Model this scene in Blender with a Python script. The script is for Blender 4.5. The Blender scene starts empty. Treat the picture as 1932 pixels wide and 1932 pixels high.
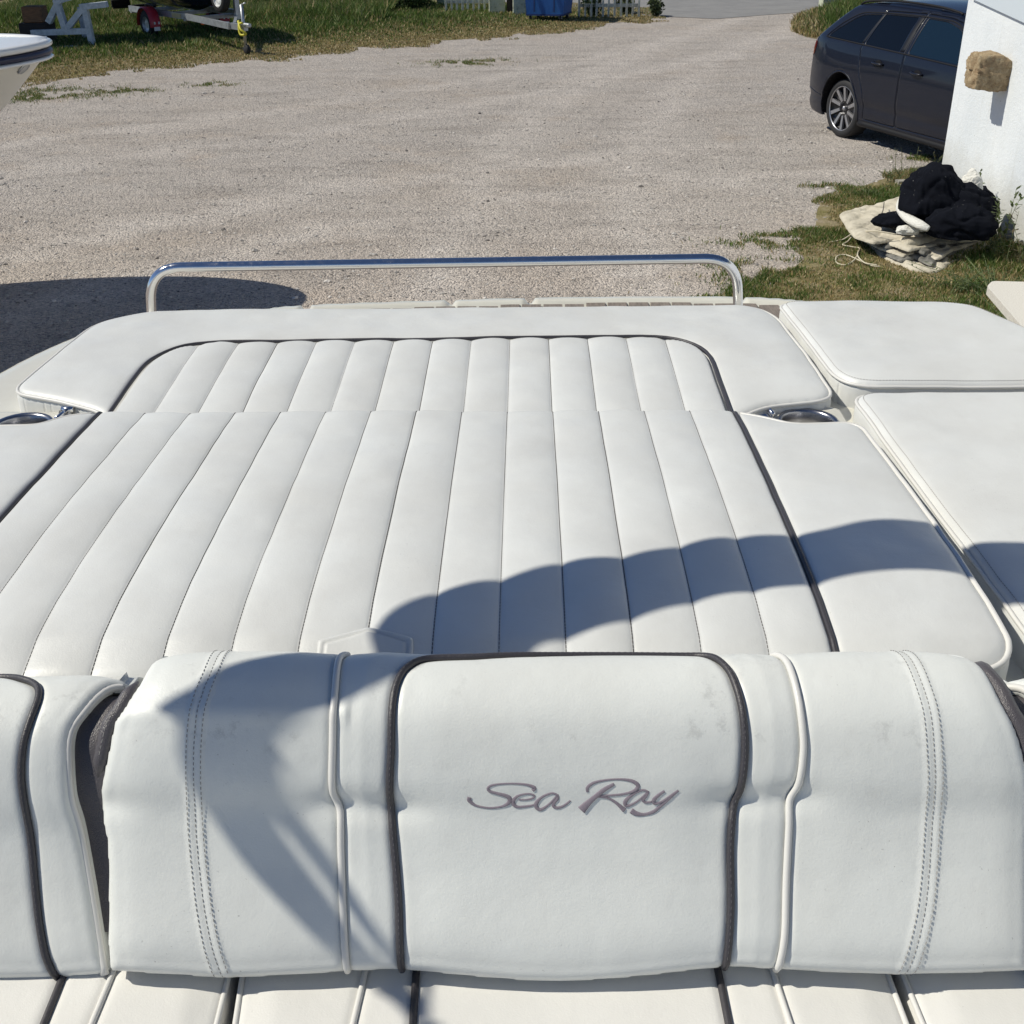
import bpy, math, random
import numpy as np
from mathutils import Vector, Matrix, noise as mnoise
random.seed(7); RNG = np.random.default_rng(7)
R = math.radians
SC = bpy.context.scene
COL = SC.collection

# ------------------------------------------------------------------ camera, light, exposure
FPX, CW = 2205.0, 1932.0          # focal length in units of a 1932-unit wide picture
PITCH, YAW, ROLL, CAMZ = R(28.1), R(0.78), R(0.5), 2.9
fw = np.array([-math.sin(YAW)*math.cos(PITCH), math.cos(YAW)*math.cos(PITCH), -math.sin(PITCH)])
r0 = np.array([math.cos(YAW), math.sin(YAW), 0.0])
u0 = np.cross(r0, fw)
rt = r0*math.cos(ROLL) - u0*math.sin(ROLL)
up = u0*math.cos(ROLL) + r0*math.sin(ROLL)
CAM = np.array([0.0, 0.0, CAMZ])
cd = bpy.data.cameras.new("camera"); cam = bpy.data.objects.new("camera", cd); COL.objects.link(cam)
cd.sensor_width = 36; cd.lens = 36*FPX/CW; cd.clip_start = 0.05; cd.clip_end = 3000
cam.matrix_world = Matrix(((rt[0], up[0], -fw[0], 0), (rt[1], up[1], -fw[1], 0), (rt[2], up[2], -fw[2], CAMZ), (0, 0, 0, 1)))
SC.camera = cam
SUN_AZ, SUN_EL = R(87), R(48)      # azimuth measured from +Y towards -X
S = np.array([-math.sin(SUN_AZ)*math.cos(SUN_EL), math.cos(SUN_AZ)*math.cos(SUN_EL), math.sin(SUN_EL)])
ld = bpy.data.lights.new("sun", 'SUN'); ld.energy = 4.3; ld.angle = R(0.53); ld.color = (1.0, 0.95, 0.83)
sun = bpy.data.objects.new("sun", ld); COL.objects.link(sun)
sun.rotation_euler = Vector(S).to_track_quat('Z', 'Y').to_euler()
W = bpy.data.worlds.new("World"); SC.world = W; W.use_nodes = True
wn = W.node_tree.nodes; sky = wn.new('ShaderNodeTexSky'); sky.sky_type = 'NISHITA'; sky.sun_disc = False
sky.sun_elevation = SUN_EL; sky.sun_rotation = -SUN_AZ; sky.air_density = 0.6; sky.dust_density = 0.1; sky.ozone_density = 4.0; sky.altitude = 0
W.node_tree.links.new(sky.outputs[0], wn['Background'].inputs[0]); wn['Background'].inputs[1].default_value = 0.088
SC.view_settings.view_transform = 'Standard'; SC.view_settings.look = 'None'
SC.view_settings.exposure = 0.0; SC.view_settings.gamma = 1.0

# ------------------------------------------------------------------ helpers
def ray(px, py):
    d = fw + rt*((px-966)/FPX) + up*(-(py-966)/FPX)
    return d
def at(px, py, z=0.0):
    d = ray(px, py); return CAM + d*((z-CAMZ)/d[2])
def atx(px, py, x):
    d = ray(px, py); return CAM + d*(x/d[0])
def aty(px, py, y):
    d = ray(px, py); return CAM + d*(y/d[1])
def proj(P):
    v = np.asarray(P, float) - CAM
    z = v@fw; return 966+FPX*(v@rt)/z, 966-FPX*(v@up)/z

def tag(o, label=None, cat=None, group=None, kind=None):
    if label: o['label'] = label
    if cat: o['category'] = cat
    if group: o['group'] = group
    if kind: o['kind'] = kind
    return o
def empty(name, loc=(0, 0, 0), rz=0.0):
    o = bpy.data.objects.new(name, None); COL.objects.link(o); o.location = loc; o.rotation_euler = (0, 0, rz)
    o.empty_display_size = 0.1
    return o
def mk(name, V, F, mat, parent=None, smooth=True, col=None):
    V = np.asarray(V, float)
    me = bpy.data.meshes.new(name)
    if isinstance(F, np.ndarray): F = [F]
    tot = []; cnt = []
    for f in F:
        if isinstance(f, np.ndarray) and f.ndim == 2:
            tot.append(f.ravel()); cnt.append(np.full(len(f), f.shape[1]))
        else:
            tot.append(np.array(f).ravel()); cnt.append(np.array([len(f)]))
    li = np.concatenate(tot).astype(np.int32); ct = np.concatenate(cnt).astype(np.int32)
    st = np.concatenate([[0], np.cumsum(ct)[:-1]]).astype(np.int32)
    me.vertices.add(len(V)); me.vertices.foreach_set('co', V.ravel())
    me.loops.add(len(li)); me.loops.foreach_set('vertex_index', li)
    me.polygons.add(len(ct)); me.polygons.foreach_set('loop_start', st); me.polygons.foreach_set('loop_total', ct)
    me.polygons.foreach_set('use_smooth', np.full(len(ct), smooth))
    if col is not None:
        a = me.color_attributes.new('col', 'FLOAT_COLOR', 'POINT')
        c4 = np.ones((len(V), 4)); c4[:, :3] = col; a.data.foreach_set('color', c4.ravel())
    me.update(calc_edges=True); me.validate()
    me.materials.append(mat)
    o = bpy.data.objects.new(name, me); COL.objects.link(o)
    if parent is not None: o.parent = parent
    return o
class MB:
    """collects shapes into one mesh"""
    def __init__(s): s.v = []; s.f = []; s.n = 0
    def add(s, V, F):
        V = np.asarray(V, float).reshape(-1, 3)
        for f in F:
            s.f.append(np.atleast_2d(np.asarray(f))+s.n)
        s.v.append(V); s.n += len(V)
    def build(s, name, mat, parent=None, smooth=False):
        V = np.concatenate(s.v); by = {}
        for f in s.f: by.setdefault(f.shape[1], []).append(f)
        return mk(name, V, [np.concatenate(q) for q in by.values()], mat, parent, smooth)
def _box(self, c, d, rz=0, M=None, bev=0.0):
    c = np.asarray(c, float)
    V, FF = _box_raw(self, c, d, rz, M, bev)
    self.add(V + c, FF)
def _box_raw(self, c, d, rz, M, bev):
    x, y, z = [q/2 for q in d]
    b = min(bev, x*.9, y*.9, z*.9)
    if b > 0:
        pts = []
        for sx in (-1, 1):
            for sy in (-1, 1):
                for sz in (-1, 1):
                    pts += [(sx*x, sy*(y-b), sz*(z-b)), (sx*(x-b), sy*y, sz*(z-b)), (sx*(x-b), sy*(y-b), sz*z)]
        V = np.array(pts); ix = lambda a, b_, c_, k: (a*4+b_*2+c_)*3+k
        F = []
        for a in (0, 1):
            F.append([ix(a,0,0,0), ix(a,1,0,0), ix(a,1,1,0), ix(a,0,1,0)])
            F.append([ix(0,a,0,1), ix(1,a,0,1), ix(1,a,1,1), ix(0,a,1,1)])
            F.append([ix(0,0,a,2), ix(1,0,a,2), ix(1,1,a,2), ix(0,1,a,2)])
            for b_ in (0, 1):
                F.append([ix(0,a,b_,1), ix(1,a,b_,1), ix(1,a,b_,2), ix(0,a,b_,2)])
                F.append([ix(a,0,b_,0), ix(a,1,b_,0), ix(a,1,b_,2), ix(a,0,b_,2)])
                F.append([ix(a,b_,0,0), ix(a,b_,1,0), ix(a,b_,1,1), ix(a,b_,0,1)])
        FF = [np.array(F), np.array([[q*3, q*3+1, q*3+2] for q in range(8)])]
    else:
        V = np.array([(a*x, b2*y, c2*z) for a in (-1, 1) for b2 in (-1, 1) for c2 in (-1, 1)], float)
        FF = [np.array([(0,1,3,2),(4,6,7,5),(0,4,5,1),(2,3,7,6),(0,2,6,4),(1,5,7,3)])]
    if M is not None: V = V@np.asarray(M).T
    if rz:
        cc, sn = math.cos(rz), math.sin(rz); V = V@np.array([[cc, -sn, 0], [sn, cc, 0], [0, 0, 1]]).T
    return V, FF
MB.box = _box
def beam_vf(p, q, w, h, upv=(0, 0, 1)):
    p = np.asarray(p, float); q = np.asarray(q, float); d = q-p; L = np.linalg.norm(d); d = d/L
    s = np.cross(d, upv); s /= np.linalg.norm(s); t = np.cross(s, d)
    V = np.array([p+e*d*L+a*s*w/2+b*t*h/2 for e in (0, 1) for a in (-1, 1) for b in (-1, 1)])
    return V, [np.array([(0,1,3,2),(4,6,7,5),(0,4,5,1),(2,3,7,6),(0,2,6,4),(1,5,7,3)])]
def beam(mb, p, q, w, h, upv=(0, 0, 1)): mb.add(*beam_vf(p, q, w, h, upv))
def smoothpts(P, n=8, closed=False):
    P = np.asarray(P, float); m = len(P); out = []
    rng = range(m if closed else m-1)
    for i in rng:
        if closed: a, b, c, d = P[(i-1) % m], P[i], P[(i+1) % m], P[(i+2) % m]
        else: a, b, c, d = P[max(i-1, 0)], P[i], P[i+1], P[min(i+2, m-1)]
        for k in range(n):
            t = k/n
            out.append(.5*((2*b)+(-a+c)*t+(2*a-5*b+4*c-d)*t*t+(-a+3*b-3*c+d)*t**3))
    if not closed: out.append(P[-1])
    return np.array(out)
def resample(P, step):
    P = np.asarray(P, float); d = np.r_[0, np.cumsum(np.linalg.norm(np.diff(P, axis=0), axis=1))]
    n = max(2, int(d[-1]/step)+1); t = np.linspace(0, d[-1], n)
    return np.stack([np.interp(t, d, P[:, k]) for k in range(P.shape[1])], 1)
def tube_vf(P, r, n=8, closed=False, flat=None, cap=True):
    """flat=(normal array, ratio) squashes the section along the normal"""
    P = np.asarray(P, float); m = len(P)
    T = np.zeros_like(P)
    if closed: T = np.roll(P, -1, 0)-np.roll(P, 1, 0)
    else:
        T[1:-1] = P[2:]-P[:-2]; T[0] = P[1]-P[0]; T[-1] = P[-1]-P[-2]
    T /= (np.linalg.norm(T, axis=1)[:, None]+1e-12)
    rr = np.full(m, r) if np.isscalar(r) else np.asarray(r)
    N = np.zeros_like(P)
    if flat is not None:
        nn = np.broadcast_to(np.asarray(flat[0], float), P.shape)
        N = nn-T*(np.sum(nn*T, 1)[:, None]); N /= np.linalg.norm(N, axis=1)[:, None]+1e-12; ratio = flat[1]
    else:
        a = np.array([0, 0, 1.0]) if abs(T[0][2]) < .9 else np.array([1.0, 0, 0])
        v = a-T[0]*(a@T[0]); N[0] = v/np.linalg.norm(v)
        for i in range(1, m):
            v = N[i-1]-T[i]*(N[i-1]@T[i]); N[i] = v/(np.linalg.norm(v)+1e-12)
        ratio = 1
    B = np.cross(T, N)
    th = np.arange(n)*2*math.pi/n
    V = (P[:, None, :]+rr[:, None, None]*(np.cos(th)[None, :, None]*N[:, None, :]*ratio+np.sin(th)[None, :, None]*B[:, None, :])).reshape(-1, 3)
    F = []
    i = np.arange(m if closed else m-1)[:, None]; j = np.arange(n)[None, :]
    a = i*n+j; b = i*n+(j+1) % n; c = ((i+1) % m)*n+(j+1) % n; d = ((i+1) % m)*n+j
    F.append(np.stack([a, b, c, d], -1).reshape(-1, 4))
    if not closed and cap:
        F.append(np.arange(n)[None, ::-1]); F.append((np.arange(n)+(m-1)*n)[None])
    return V, F
def tube(name, P, r, mat, parent=None, n=8, closed=False, flat=None):
    V, F = tube_vf(P, r, n, closed, flat); return mk(name, V, F, mat, parent, True)
def lathe_vf(prof, n=32, axis=2, c=(0, 0, 0)):
    prof = np.asarray(prof, float); m = len(prof); th = np.arange(n)*2*math.pi/n
    V = np.zeros((m, n, 3)); o = [(1, 2), (2, 0), (0, 1)][axis]
    V[:, :, o[0]] = prof[:, 0][:, None]*np.cos(th); V[:, :, o[1]] = prof[:, 0][:, None]*np.sin(th); V[:, :, axis] = prof[:, 1][:, None]
    V = V.reshape(-1, 3)+np.asarray(c)
    i = np.arange(m-1)[:, None]; j = np.arange(n)[None]
    F = np.stack([i*n+j, i*n+(j+1) % n, (i+1)*n+(j+1) % n, (i+1)*n+j], -1).reshape(-1, 4)
    return V, [F]
def fillet(P, rad, n=8):
    """round the corners of a closed polygon; rad per corner"""
    P = np.asarray(P, float); m = len(P); out = []
    if np.isscalar(rad): rad = [rad]*m
    for i in range(m):
        a, b, c = P[i-1], P[i], P[(i+1) % m]; r = rad[i]
        if r <= 0: out.append(b); continue
        u = a-b; v = c-b; lu, lv = np.linalg.norm(u), np.linalg.norm(v); u /= lu; v /= lv
        k = min(r, lu*.48, lv*.48); p, q = b+u*k, b+v*k
        for t in np.linspace(0, 1, n+1): out.append((1-t)**2*p+2*t*(1-t)*b*1.0+t*t*q)
    return np.array(out)
def polysdf(P, pts):
    """positive inside"""
    P = np.asarray(P, float); pts = np.asarray(pts, float)
    A = P; B = np.roll(P, -1, 0); out = np.full(len(pts), 1e9); ins = np.zeros(len(pts), bool)
    for a, b in zip(A, B):
        e = b-a; L = e@e
        if L < 1e-14: continue
        w = pts-a; t = np.clip((w@e)/L, 0, 1); d = w-t[:, None]*e
        out = np.minimum(out, np.einsum('ij,ij->i', d, d))
        c = ((a[1] <= pts[:, 1]) != (b[1] <= pts[:, 1]))
        if abs(e[1]) > 1e-14:
            xi = a[0]+(pts[:, 1]-a[1])/e[1]*e[0]; ins ^= (c & (pts[:, 0] < xi))
    d = np.sqrt(out); return np.where(ins, d, -d)
def linedist(P, pts):
    P = np.asarray(P, float); out = np.full(len(pts), 1e9)
    for a, b in zip(P[:-1], P[1:]):
        e = b-a; L = e@e+1e-14; w = pts-a; t = np.clip((w@e)/L, 0, 1); d = w-t[:, None]*e
        out = np.minimum(out, np.einsum('ij,ij->i', d, d))
    return np.sqrt(out)
def domain(sdf, bb, hx, hy):
    x0, y0, x1, y1 = bb; nx = int((x1-x0)/hx)+3; ny = int((y1-y0)/hy)+3
    X, Y = np.meshgrid(x0-hx+np.arange(nx)*hx, y0-hy+np.arange(ny)*hy); P = np.stack([X.ravel(), Y.ravel()], 1)
    d = sdf(P); h = max(hx, hy)*.8; near = (np.abs(d) < h)
    Q = P[near].copy(); e = 1e-4
    for _ in range(3):
        dd = sdf(Q); g = np.stack([(sdf(Q+[e, 0])-dd)/e, (sdf(Q+[0, e])-dd)/e], 1)
        g /= np.maximum(np.linalg.norm(g, axis=1), .3)[:, None]
        Q -= dd[:, None]*g
    snap = (d[near] < min(hx, hy)*.5)
    idx = np.where(near)[0][snap]; P[idx] = Q[snap]
    keep = (d > -h)
    # points only slightly inside stay put; points outside within h are snapped
    keep &= ~((d < -h))
    id4 = np.arange(nx*ny).reshape(ny, nx)
    a, b, c, e4 = id4[:-1, :-1].ravel(), id4[:-1, 1:].ravel(), id4[1:, 1:].ravel(), id4[1:, :-1].ravel()
    K = np.stack([keep[a], keep[b], keep[c], keep[e4]], 1); quad = np.stack([a, b, c, e4], 1)
    cen = (P[a]+P[b]+P[c]+P[e4])/4; ins = sdf(cen) > -1e-4
    q = quad[K.all(1) & ins]
    # drop degenerate quads
    area = lambda q: np.abs((P[q[:, 2], 0]-P[q[:, 0], 0])*(P[q[:, 3], 1]-P[q[:, 1], 1])-(P[q[:, 2], 1]-P[q[:, 0], 1])*(P[q[:, 3], 0]-P[q[:, 1], 0]))
    q = q[area(q) > hx*hy*.02]
    used = np.unique(q); rem = np.full(nx*ny, -1); rem[used] = np.arange(len(used))
    return P[used], rem[q]
def boundary(F):
    E = np.concatenate([F[:, [0, 1]], F[:, [1, 2]], F[:, [2, 3]], F[:, [3, 0]]])
    s = np.sort(E, 1); key = s[:, 0].astype(np.int64)*10000000+s[:, 1]
    u, inv, cnt = np.unique(key, return_inverse=True, return_counts=True)
    return E[cnt[inv] == 1]
def skirt(V, F, off):
    """extrude the open boundary by vector(s) off"""
    E = boundary(F); ids = np.unique(E); rem = {int(k): i for i, k in enumerate(ids)}
    nv = V[ids]+(off(V[ids]) if callable(off) else np.asarray(off)); base = len(V)
    m = np.array([rem[int(k)] for k in E.ravel()]).reshape(-1, 2)+base
    Q = np.stack([E[:, 1], E[:, 0], m[:, 0], m[:, 1]], 1)
    return np.concatenate([V, nv]), np.concatenate([F, Q])
def sstep(x): x = np.clip(x, 0, 1); return x*x*(3-2*x)
def vnoise(P, s, oct=3):
    return np.array([mnoise.fractal(Vector((p[0]*s, p[1]*s, (p[2]*s if len(p) > 2 else 0))), 1.0, 2.0, oct) for p in P])
def noise2(P, s, seed=0):
    """cheap vectorised value noise"""
    Q = np.asarray(P)[:, :2]*s+seed*17.3; i = np.floor(Q).astype(np.int64); f = Q-i; f = f*f*(3-2*f)
    def h(a, b): n = np.sin(a*127.1+b*311.7+seed)*43758.5453; return n-np.floor(n)
    a, b, c, d = h(i[:, 0], i[:, 1]), h(i[:, 0]+1, i[:, 1]), h(i[:, 0], i[:, 1]+1), h(i[:, 0]+1, i[:, 1]+1)
    return (a*(1-f[:, 0])+b*f[:, 0])*(1-f[:, 1])+(c*(1-f[:, 0])+d*f[:, 0])*f[:, 1]

# ------------------------------------------------------------------ materials
def mat(name, col=(.8, .8, .8), rough=.5, metal=0.0, spec=.5, coat=0.0):
    m = bpy.data.materials.new(name); m.use_nodes = True; b = m.node_tree.nodes['Principled BSDF']
    b.inputs['Base Color'].default_value = (*col, 1); b.inputs['Roughness'].default_value = rough; b.inputs['Metallic'].default_value = metal
    b.inputs['Specular IOR Level'].default_value = spec; b.inputs['Coat Weight'].default_value = coat; b.inputs['Coat Roughness'].default_value = .03
    return m
def N(m, t, **k):
    n = m.node_tree.nodes.new(t)
    for a, v in k.items():
        if a in n.inputs: n.inputs[a].default_value = v
        else: setattr(n, a, v)
    return n
def L(m, a, b): m.node_tree.links.new(a, b)
def ramp(m, fac, stops):
    r = N(m, 'ShaderNodeValToRGB'); e = r.color_ramp.elements
    while len(e) < len(stops): e.new(.5)
    for q, (p, c) in zip(e, stops): q.position = p; q.color = (*c, 1) if len(c) == 3 else c
    L(m, fac, r.inputs[0]); return r.outputs[0]
def coords(m, sc=(1, 1, 1)):
    t = N(m, 'ShaderNodeTexCoord'); mp = N(m, 'ShaderNodeMapping'); mp.inputs['Scale'].default_value = sc
    L(m, t.outputs['Object'], mp.inputs[0]); return mp.outputs[0]
def noise(m, co, scale, detail=3, rough=.55, dist=0):
    n = N(m, 'ShaderNodeTexNoise'); n.inputs['Scale'].default_value = scale; n.inputs['Detail'].default_value = detail
    n.inputs['Roughness'].default_value = rough; n.inputs['Distortion'].default_value = dist; L(m, co, n.inputs['Vector']); return n.outputs['Fac']
def vor(m, co, scale, feature='F1', out='Distance', rnd=1.0):
    n = N(m, 'ShaderNodeTexVoronoi'); n.feature = feature; n.inputs['Scale'].default_value = scale; n.inputs['Randomness'].default_value = rnd
    L(m, co, n.inputs['Vector']); return n.outputs[out]
def mix(m, fac, a, b, bt='MIX'):
    n = N(m, 'ShaderNodeMix', data_type='RGBA', blend_type=bt)
    for s, v in ((n.inputs[0], fac), (n.inputs[6], a), (n.inputs[7], b)):
        if isinstance(v, (int, float)): s.default_value = v
        elif isinstance(v, tuple): s.default_value = (*v, 1) if len(v) == 3 else v
        else: L(m, v, s)
    return n.outputs[2]
def math_(m, op, a, b=None, c=None):
    n = N(m, 'ShaderNodeMath', operation=op)
    for i, v in enumerate((a, b, c)):
        if v is None: continue
        if isinstance(v, (int, float)): n.inputs[i].default_value = v
        else: L(m, v, n.inputs[i])
    return n.outputs[0]
def bump(m, h, strength=.3, dist=.01, prev=None):
    n = N(m, 'ShaderNodeBump'); n.inputs['Strength'].default_value = strength; n.inputs['Distance'].default_value = dist
    L(m, h, n.inputs['Height'])
    if prev is not None: L(m, prev, n.inputs['Normal'])
    return n.outputs[0]
def bsdf(m): return m.node_tree.nodes['Principled BSDF']
def setc(m, c): L(m, c, bsdf(m).inputs['Base Color'])
def setn(m, c): L(m, c, bsdf(m).inputs['Normal'])
def setr(m, c): L(m, c, bsdf(m).inputs['Roughness'])

def vinyl(name, c1, c2, rough=.48, grime=.5, spots=True):
    m = mat(name, c1, rough, spec=.5); co = coords(m)
    n1 = noise(m, co, 5, 4, .6); c = mix(m, ramp(m, n1, [(.35, (0, 0, 0)), (.7, (1, 1, 1))]), c1, c2)
    if spots:
        n2 = noise(m, co, 260, 2, .5); n3 = noise(m, co, 4.5, 3, .6)
        sp = math_(m, 'MULTIPLY', ramp(m, n2, [(.715, (0, 0, 0)), (.75, (1, 1, 1))]), ramp(m, n3, [(.52, (0, 0, 0)), (.66, (1, 1, 1))]))
        c = mix(m, math_(m, 'MULTIPLY', sp, grime), c, (.22, .21, .2))
        v = noise(m, coords(m, (1, .25, 1)), 34, 4, .7)
        c = mix(m, math_(m, 'MULTIPLY', ramp(m, v, [(.55, (0, 0, 0)), (.8, (1, 1, 1))]), .25*grime), c, (.5, .48, .45))
    setc(m, c)
    b1 = bump(m, noise(m, co, 330, 3, .7), .28, .001)
    b2 = bump(m, noise(m, co, 75, 4, .7), .16, .002, b1)
    b3 = bump(m, noise(m, co, 9, 3, .5), .22, .012, b2)
    setn(m, b3); setr(m, ramp(m, noise(m, co, 12, 3), [(.3, (rough-.06,)*3), (.7, (rough+.1,)*3)]))
    return m
M = {}
M['vinyl'] = vinyl('vinyl', (.68, .69, .675), (.62, .622, .602), .40)
M['vinyl_back'] = vinyl('vinyl_back', (.745, .76, .73), (.69, .70, .67), .40, grime=.55)
M['vinyl_seat'] = vinyl('vinyl_seat', (.72, .71, .675), (.67, .66, .625), .5, grime=.3)
# mildew scuffs on the top of the bench backrest
def scuffed():
    m = M['vinyl_back']; nt = m.node_tree; b = bsdf(m); src = b.inputs['Base Color'].links[0].from_socket
    co = coords(m); sep = N(m, 'ShaderNodeSeparateXYZ'); L(m, co, sep.inputs[0])
    zt_ = ramp(m, math_(m, 'MULTIPLY_ADD', sep.outputs[2], 10, -20.0), [(.15, (0, 0, 0)), (.42, (1, 1, 1))])
    nn = noise(m, co, 30, 6, .75); a = ramp(m, nn, [(.55, (0, 0, 0)), (.66, (1, 1, 1))])
    big = ramp(m, noise(m, co, 7, 2), [(.5, (0, 0, 0)), (.6, (1, 1, 1))])
    f = math_(m, 'MULTIPLY', math_(m, 'MULTIPLY', a, zt_), math_(m, 'MULTIPLY', big, .3))
    setc(m, mix(m, f, src, (.27, .27, .26)))
scuffed()
M['pipe_dark'] = mat('dark_piping', (.045, .042, .048), .45)
setn(M['pipe_dark'], bump(M['pipe_dark'], noise(M['pipe_dark'], coords(M['pipe_dark']), 420, 2), .6, .001))
M['pipe_white'] = mat('white_piping', (.68, .67, .64), .4)
M['vinyl_dark'] = mat('charcoal_vinyl', (.085, .078, .085), .38, spec=.5)
_m = M['vinyl_dark']; setn(_m, bump(_m, vor(_m, coords(_m), 700), .5, .001, bump(_m, noise(_m, coords(_m), 260, 3), .4, .0012)))
M['thread'] = mat('grey_thread', (.10, .095, .095), .7)
M['thread_pipe'] = mat('piping_thread', (.13, .125, .13), .7)
M['thread_stitch'] = mat('stitch_thread', (.26, .25, .24), .7)
M['thread_light'] = mat('light_thread', (.34, .33, .32), .7)
_m = M['embroid'] = mat('mauve_thread', (.24, .20, .235), .5)
w_ = N(_m, 'ShaderNodeTexWave'); w_.inputs['Scale'].default_value = 260; w_.inputs['Distortion'].default_value = 2.5; L(_m, coords(_m, (1, .2, .3)), w_.inputs['Vector'])
setn(_m, bump(_m, w_.outputs['Fac'], .5, .001)); setc(_m, mix(_m, w_.outputs['Fac'], (.19, .155, .185), (.33, .285, .33)))
_m = M['gel'] = mat('gelcoat', (.7, .69, .61), .22, spec=.5, coat=.3)
setc(_m, ramp(_m, noise(_m, coords(_m), 3.5, 5, .7), [(.3, (.63, .61, .53)), (.65, (.70, .69, .62))]))
M['gel_white'] = mat('white_gelcoat', (.78, .79, .78), .25, coat=.3)
M['gel_cream'] = mat('cream_gelcoat', (.72, .70, .62), .35, coat=.2)
M['steel'] = mat('stainless_steel', (.72, .72, .74), .12, 1.0)
setr(M['steel'], ramp(M['steel'], noise(M['steel'], coords(M['steel']), 90, 4, .7), [(.4, (.07,)*3), (.75, (.3,)*3)]))
M['steel_dull'] = mat('brushed_steel', (.38, .38, .40), .26, 1.0)
_m = M['teak'] = mat('weathered_teak', (.3, .26, .22), .75)
setc(_m, ramp(_m, noise(_m, coords(_m, (6, 1, 1)), 22, 5, .7), [(.3, (.13, .11, .095)), (.7, (.26, .22, .19))]))
M['caulk'] = mat('black_caulk', (.02, .02, .022), .6)
M['galv'] = mat('galvanised_steel', (.46, .48, .5), .42, .7)
setc(M['galv'], ramp(M['galv'], noise(M['galv'], coords(M['galv']), 9, 4, .7), [(.3, (.34, .36, .38)), (.7, (.56, .58, .6))]))
M['black'] = mat('black_plastic', (.012, .012, .014), .6, spec=.2)
M['pillar'] = mat('dark_pillar', (.006, .008, .014), .5, spec=.2)
M['rubber'] = mat('rubber', (.017, .017, .019), .75)
M['red'] = mat('red_plastic', (.45, .03, .05), .35)
M['amber'] = mat('amber_plastic', (.8, .18, .03), .3)
M['tail_red'] = mat('red_lens', (.13, .006, .008), .12, coat=1)
M['navy_hull'] = mat('navy_hull', (.012, .022, .05), .2, coat=.5)
M['bluecover'] = mat('blue_cover', (.05, .2, .5), .7)
M['navy_band'] = mat('navy_band', (.012, .016, .05), .4)
M['antifoul'] = mat('dark_antifouling', (.02, .024, .03), .7)
_m = M['whitewood'] = mat('white_painted_wood', (.6, .66, .72), .6)
setc(_m, ramp(_m, noise(_m, coords(_m), 9, 5, .7), [(.35, (.42, .47, .5)), (.6, (.62, .68, .73))]))
_m = M['wood'] = mat('raw_wood', (.32, .16, .08), .8)
setc(_m, ramp(_m, noise(_m, coords(_m, (1, 1, 6)), 8, 5, .7), [(.3, (.16, .08, .04)), (.7, (.38, .2, .1))]))
M['darkwood'] = mat('dark_wood', (.05, .04, .035), .85)
_m = M['greywood'] = mat('grey_wood', (.3, .28, .25), .85)
setc(_m, ramp(_m, noise(_m, coords(_m, (1, 6, 6)), 10, 5, .7), [(.3, (.2, .19, .16)), (.7, (.42, .4, .35))]))
_m = M['picket'] = mat('cream_picket_paint', (.62, .64, .56), .7)
setc(_m, ramp(_m, noise(_m, coords(_m, (1, 1, .5)), 12, 6, .75), [(.36, (.33, .3, .24)), (.5, (.6, .62, .54)), (.8, (.74, .76, .68))]))
_m = M['block'] = mat('painted_concrete', (.52, .55, .42), .85)
setc(_m, ramp(_m, noise(_m, coords(_m), 6, 6, .75), [(.36, (.14, .13, .1)), (.44, (.46, .49, .36)), (.75, (.62, .64, .52))]))
setn(_m, bump(_m, noise(_m, coords(_m), 22, 5, .7), .7, .02))
M['bin_blue'] = mat('blue_bin_plastic', (.018, .12, .42), .42)
setc(M['bin_blue'], ramp(M['bin_blue'], noise(M['bin_blue'], coords(M['bin_blue'], (1, 1, .4)), 5, 5, .7), [(.3, (.012, .085, .33)), (.7, (.03, .15, .47))]))
M['bin_dark'] = mat('bin_base_plastic', (.01, .035, .14), .5)
_m = M['paint'] = mat('dark_blue_car_paint', (.008, .012, .028), .35, .0, spec=.2, coat=.45)
fl = noise(_m, coords(_m), 900, 1); setc(_m, mix(_m, ramp(_m, fl, [(.6, (0, 0, 0)), (.75, (1, 1, 1))]), (.005, .007, .016), (.02, .026, .045)))
bsdf(_m).inputs['Coat Roughness'].default_value = .04
M['carglass'] = mat('tinted_window_glass', (.003, .005, .009), .04, 0, spec=.3)
M['carglass_light'] = mat('clear_window_glass', (.006, .016, .03), .05, 0, spec=.35)
M['chrome'] = mat('bright_trim', (.6, .6, .62), .18, 1.0)
M['rimgrey'] = mat('machined_rim', (.42, .42, .44), .32, .8)
M['rimblack'] = mat('black_rim', (.012, .012, .014), .3)
_m = M['wallp'] = mat('white_render', (.74, .77, .79), .85)
_co = coords(_m); c0 = ramp(_m, noise(_m, _co, 1.2, 4, .6), [(.3, (.66, .70, .73)), (.7, (.76, .79, .81))])
sp = math_(_m, 'MULTIPLY', ramp(_m, vor(_m, _co, 13, 'F1'), [(.055, (1, 1, 1)), (.085, (0, 0, 0))]), ramp(_m, noise(_m, _co, 7, 2), [(.5, (0, 0, 0)), (.53, (1, 1, 1))]))
sw3 = N(_m, 'ShaderNodeSeparateXYZ'); L(_m, _co, sw3.inputs[0])
dirt = math_(_m, 'MULTIPLY', ramp(_m, math_(_m, 'ADD', sw3.outputs[2], math_(_m, 'MULTIPLY', noise(_m, _co, 3, 4, .7), -.5)), [(-.0, (1, 1, 1)), (.35, (0, 0, 0))]), .55)
streak = math_(_m, 'MULTIPLY', ramp(_m, noise(_m, coords(_m, (1, 3, .25)), 3, 5, .7), [(.55, (0, 0, 0)), (.75, (1, 1, 1))]), .28)
c0 = mix(_m, streak, c0, (.52, .53, .50)); c0 = mix(_m, dirt, c0, (.42, .40, .34))
setc(_m, mix(_m, math_(_m, 'MULTIPLY', sp, .7), c0, (.2, .2, .19)))
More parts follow.
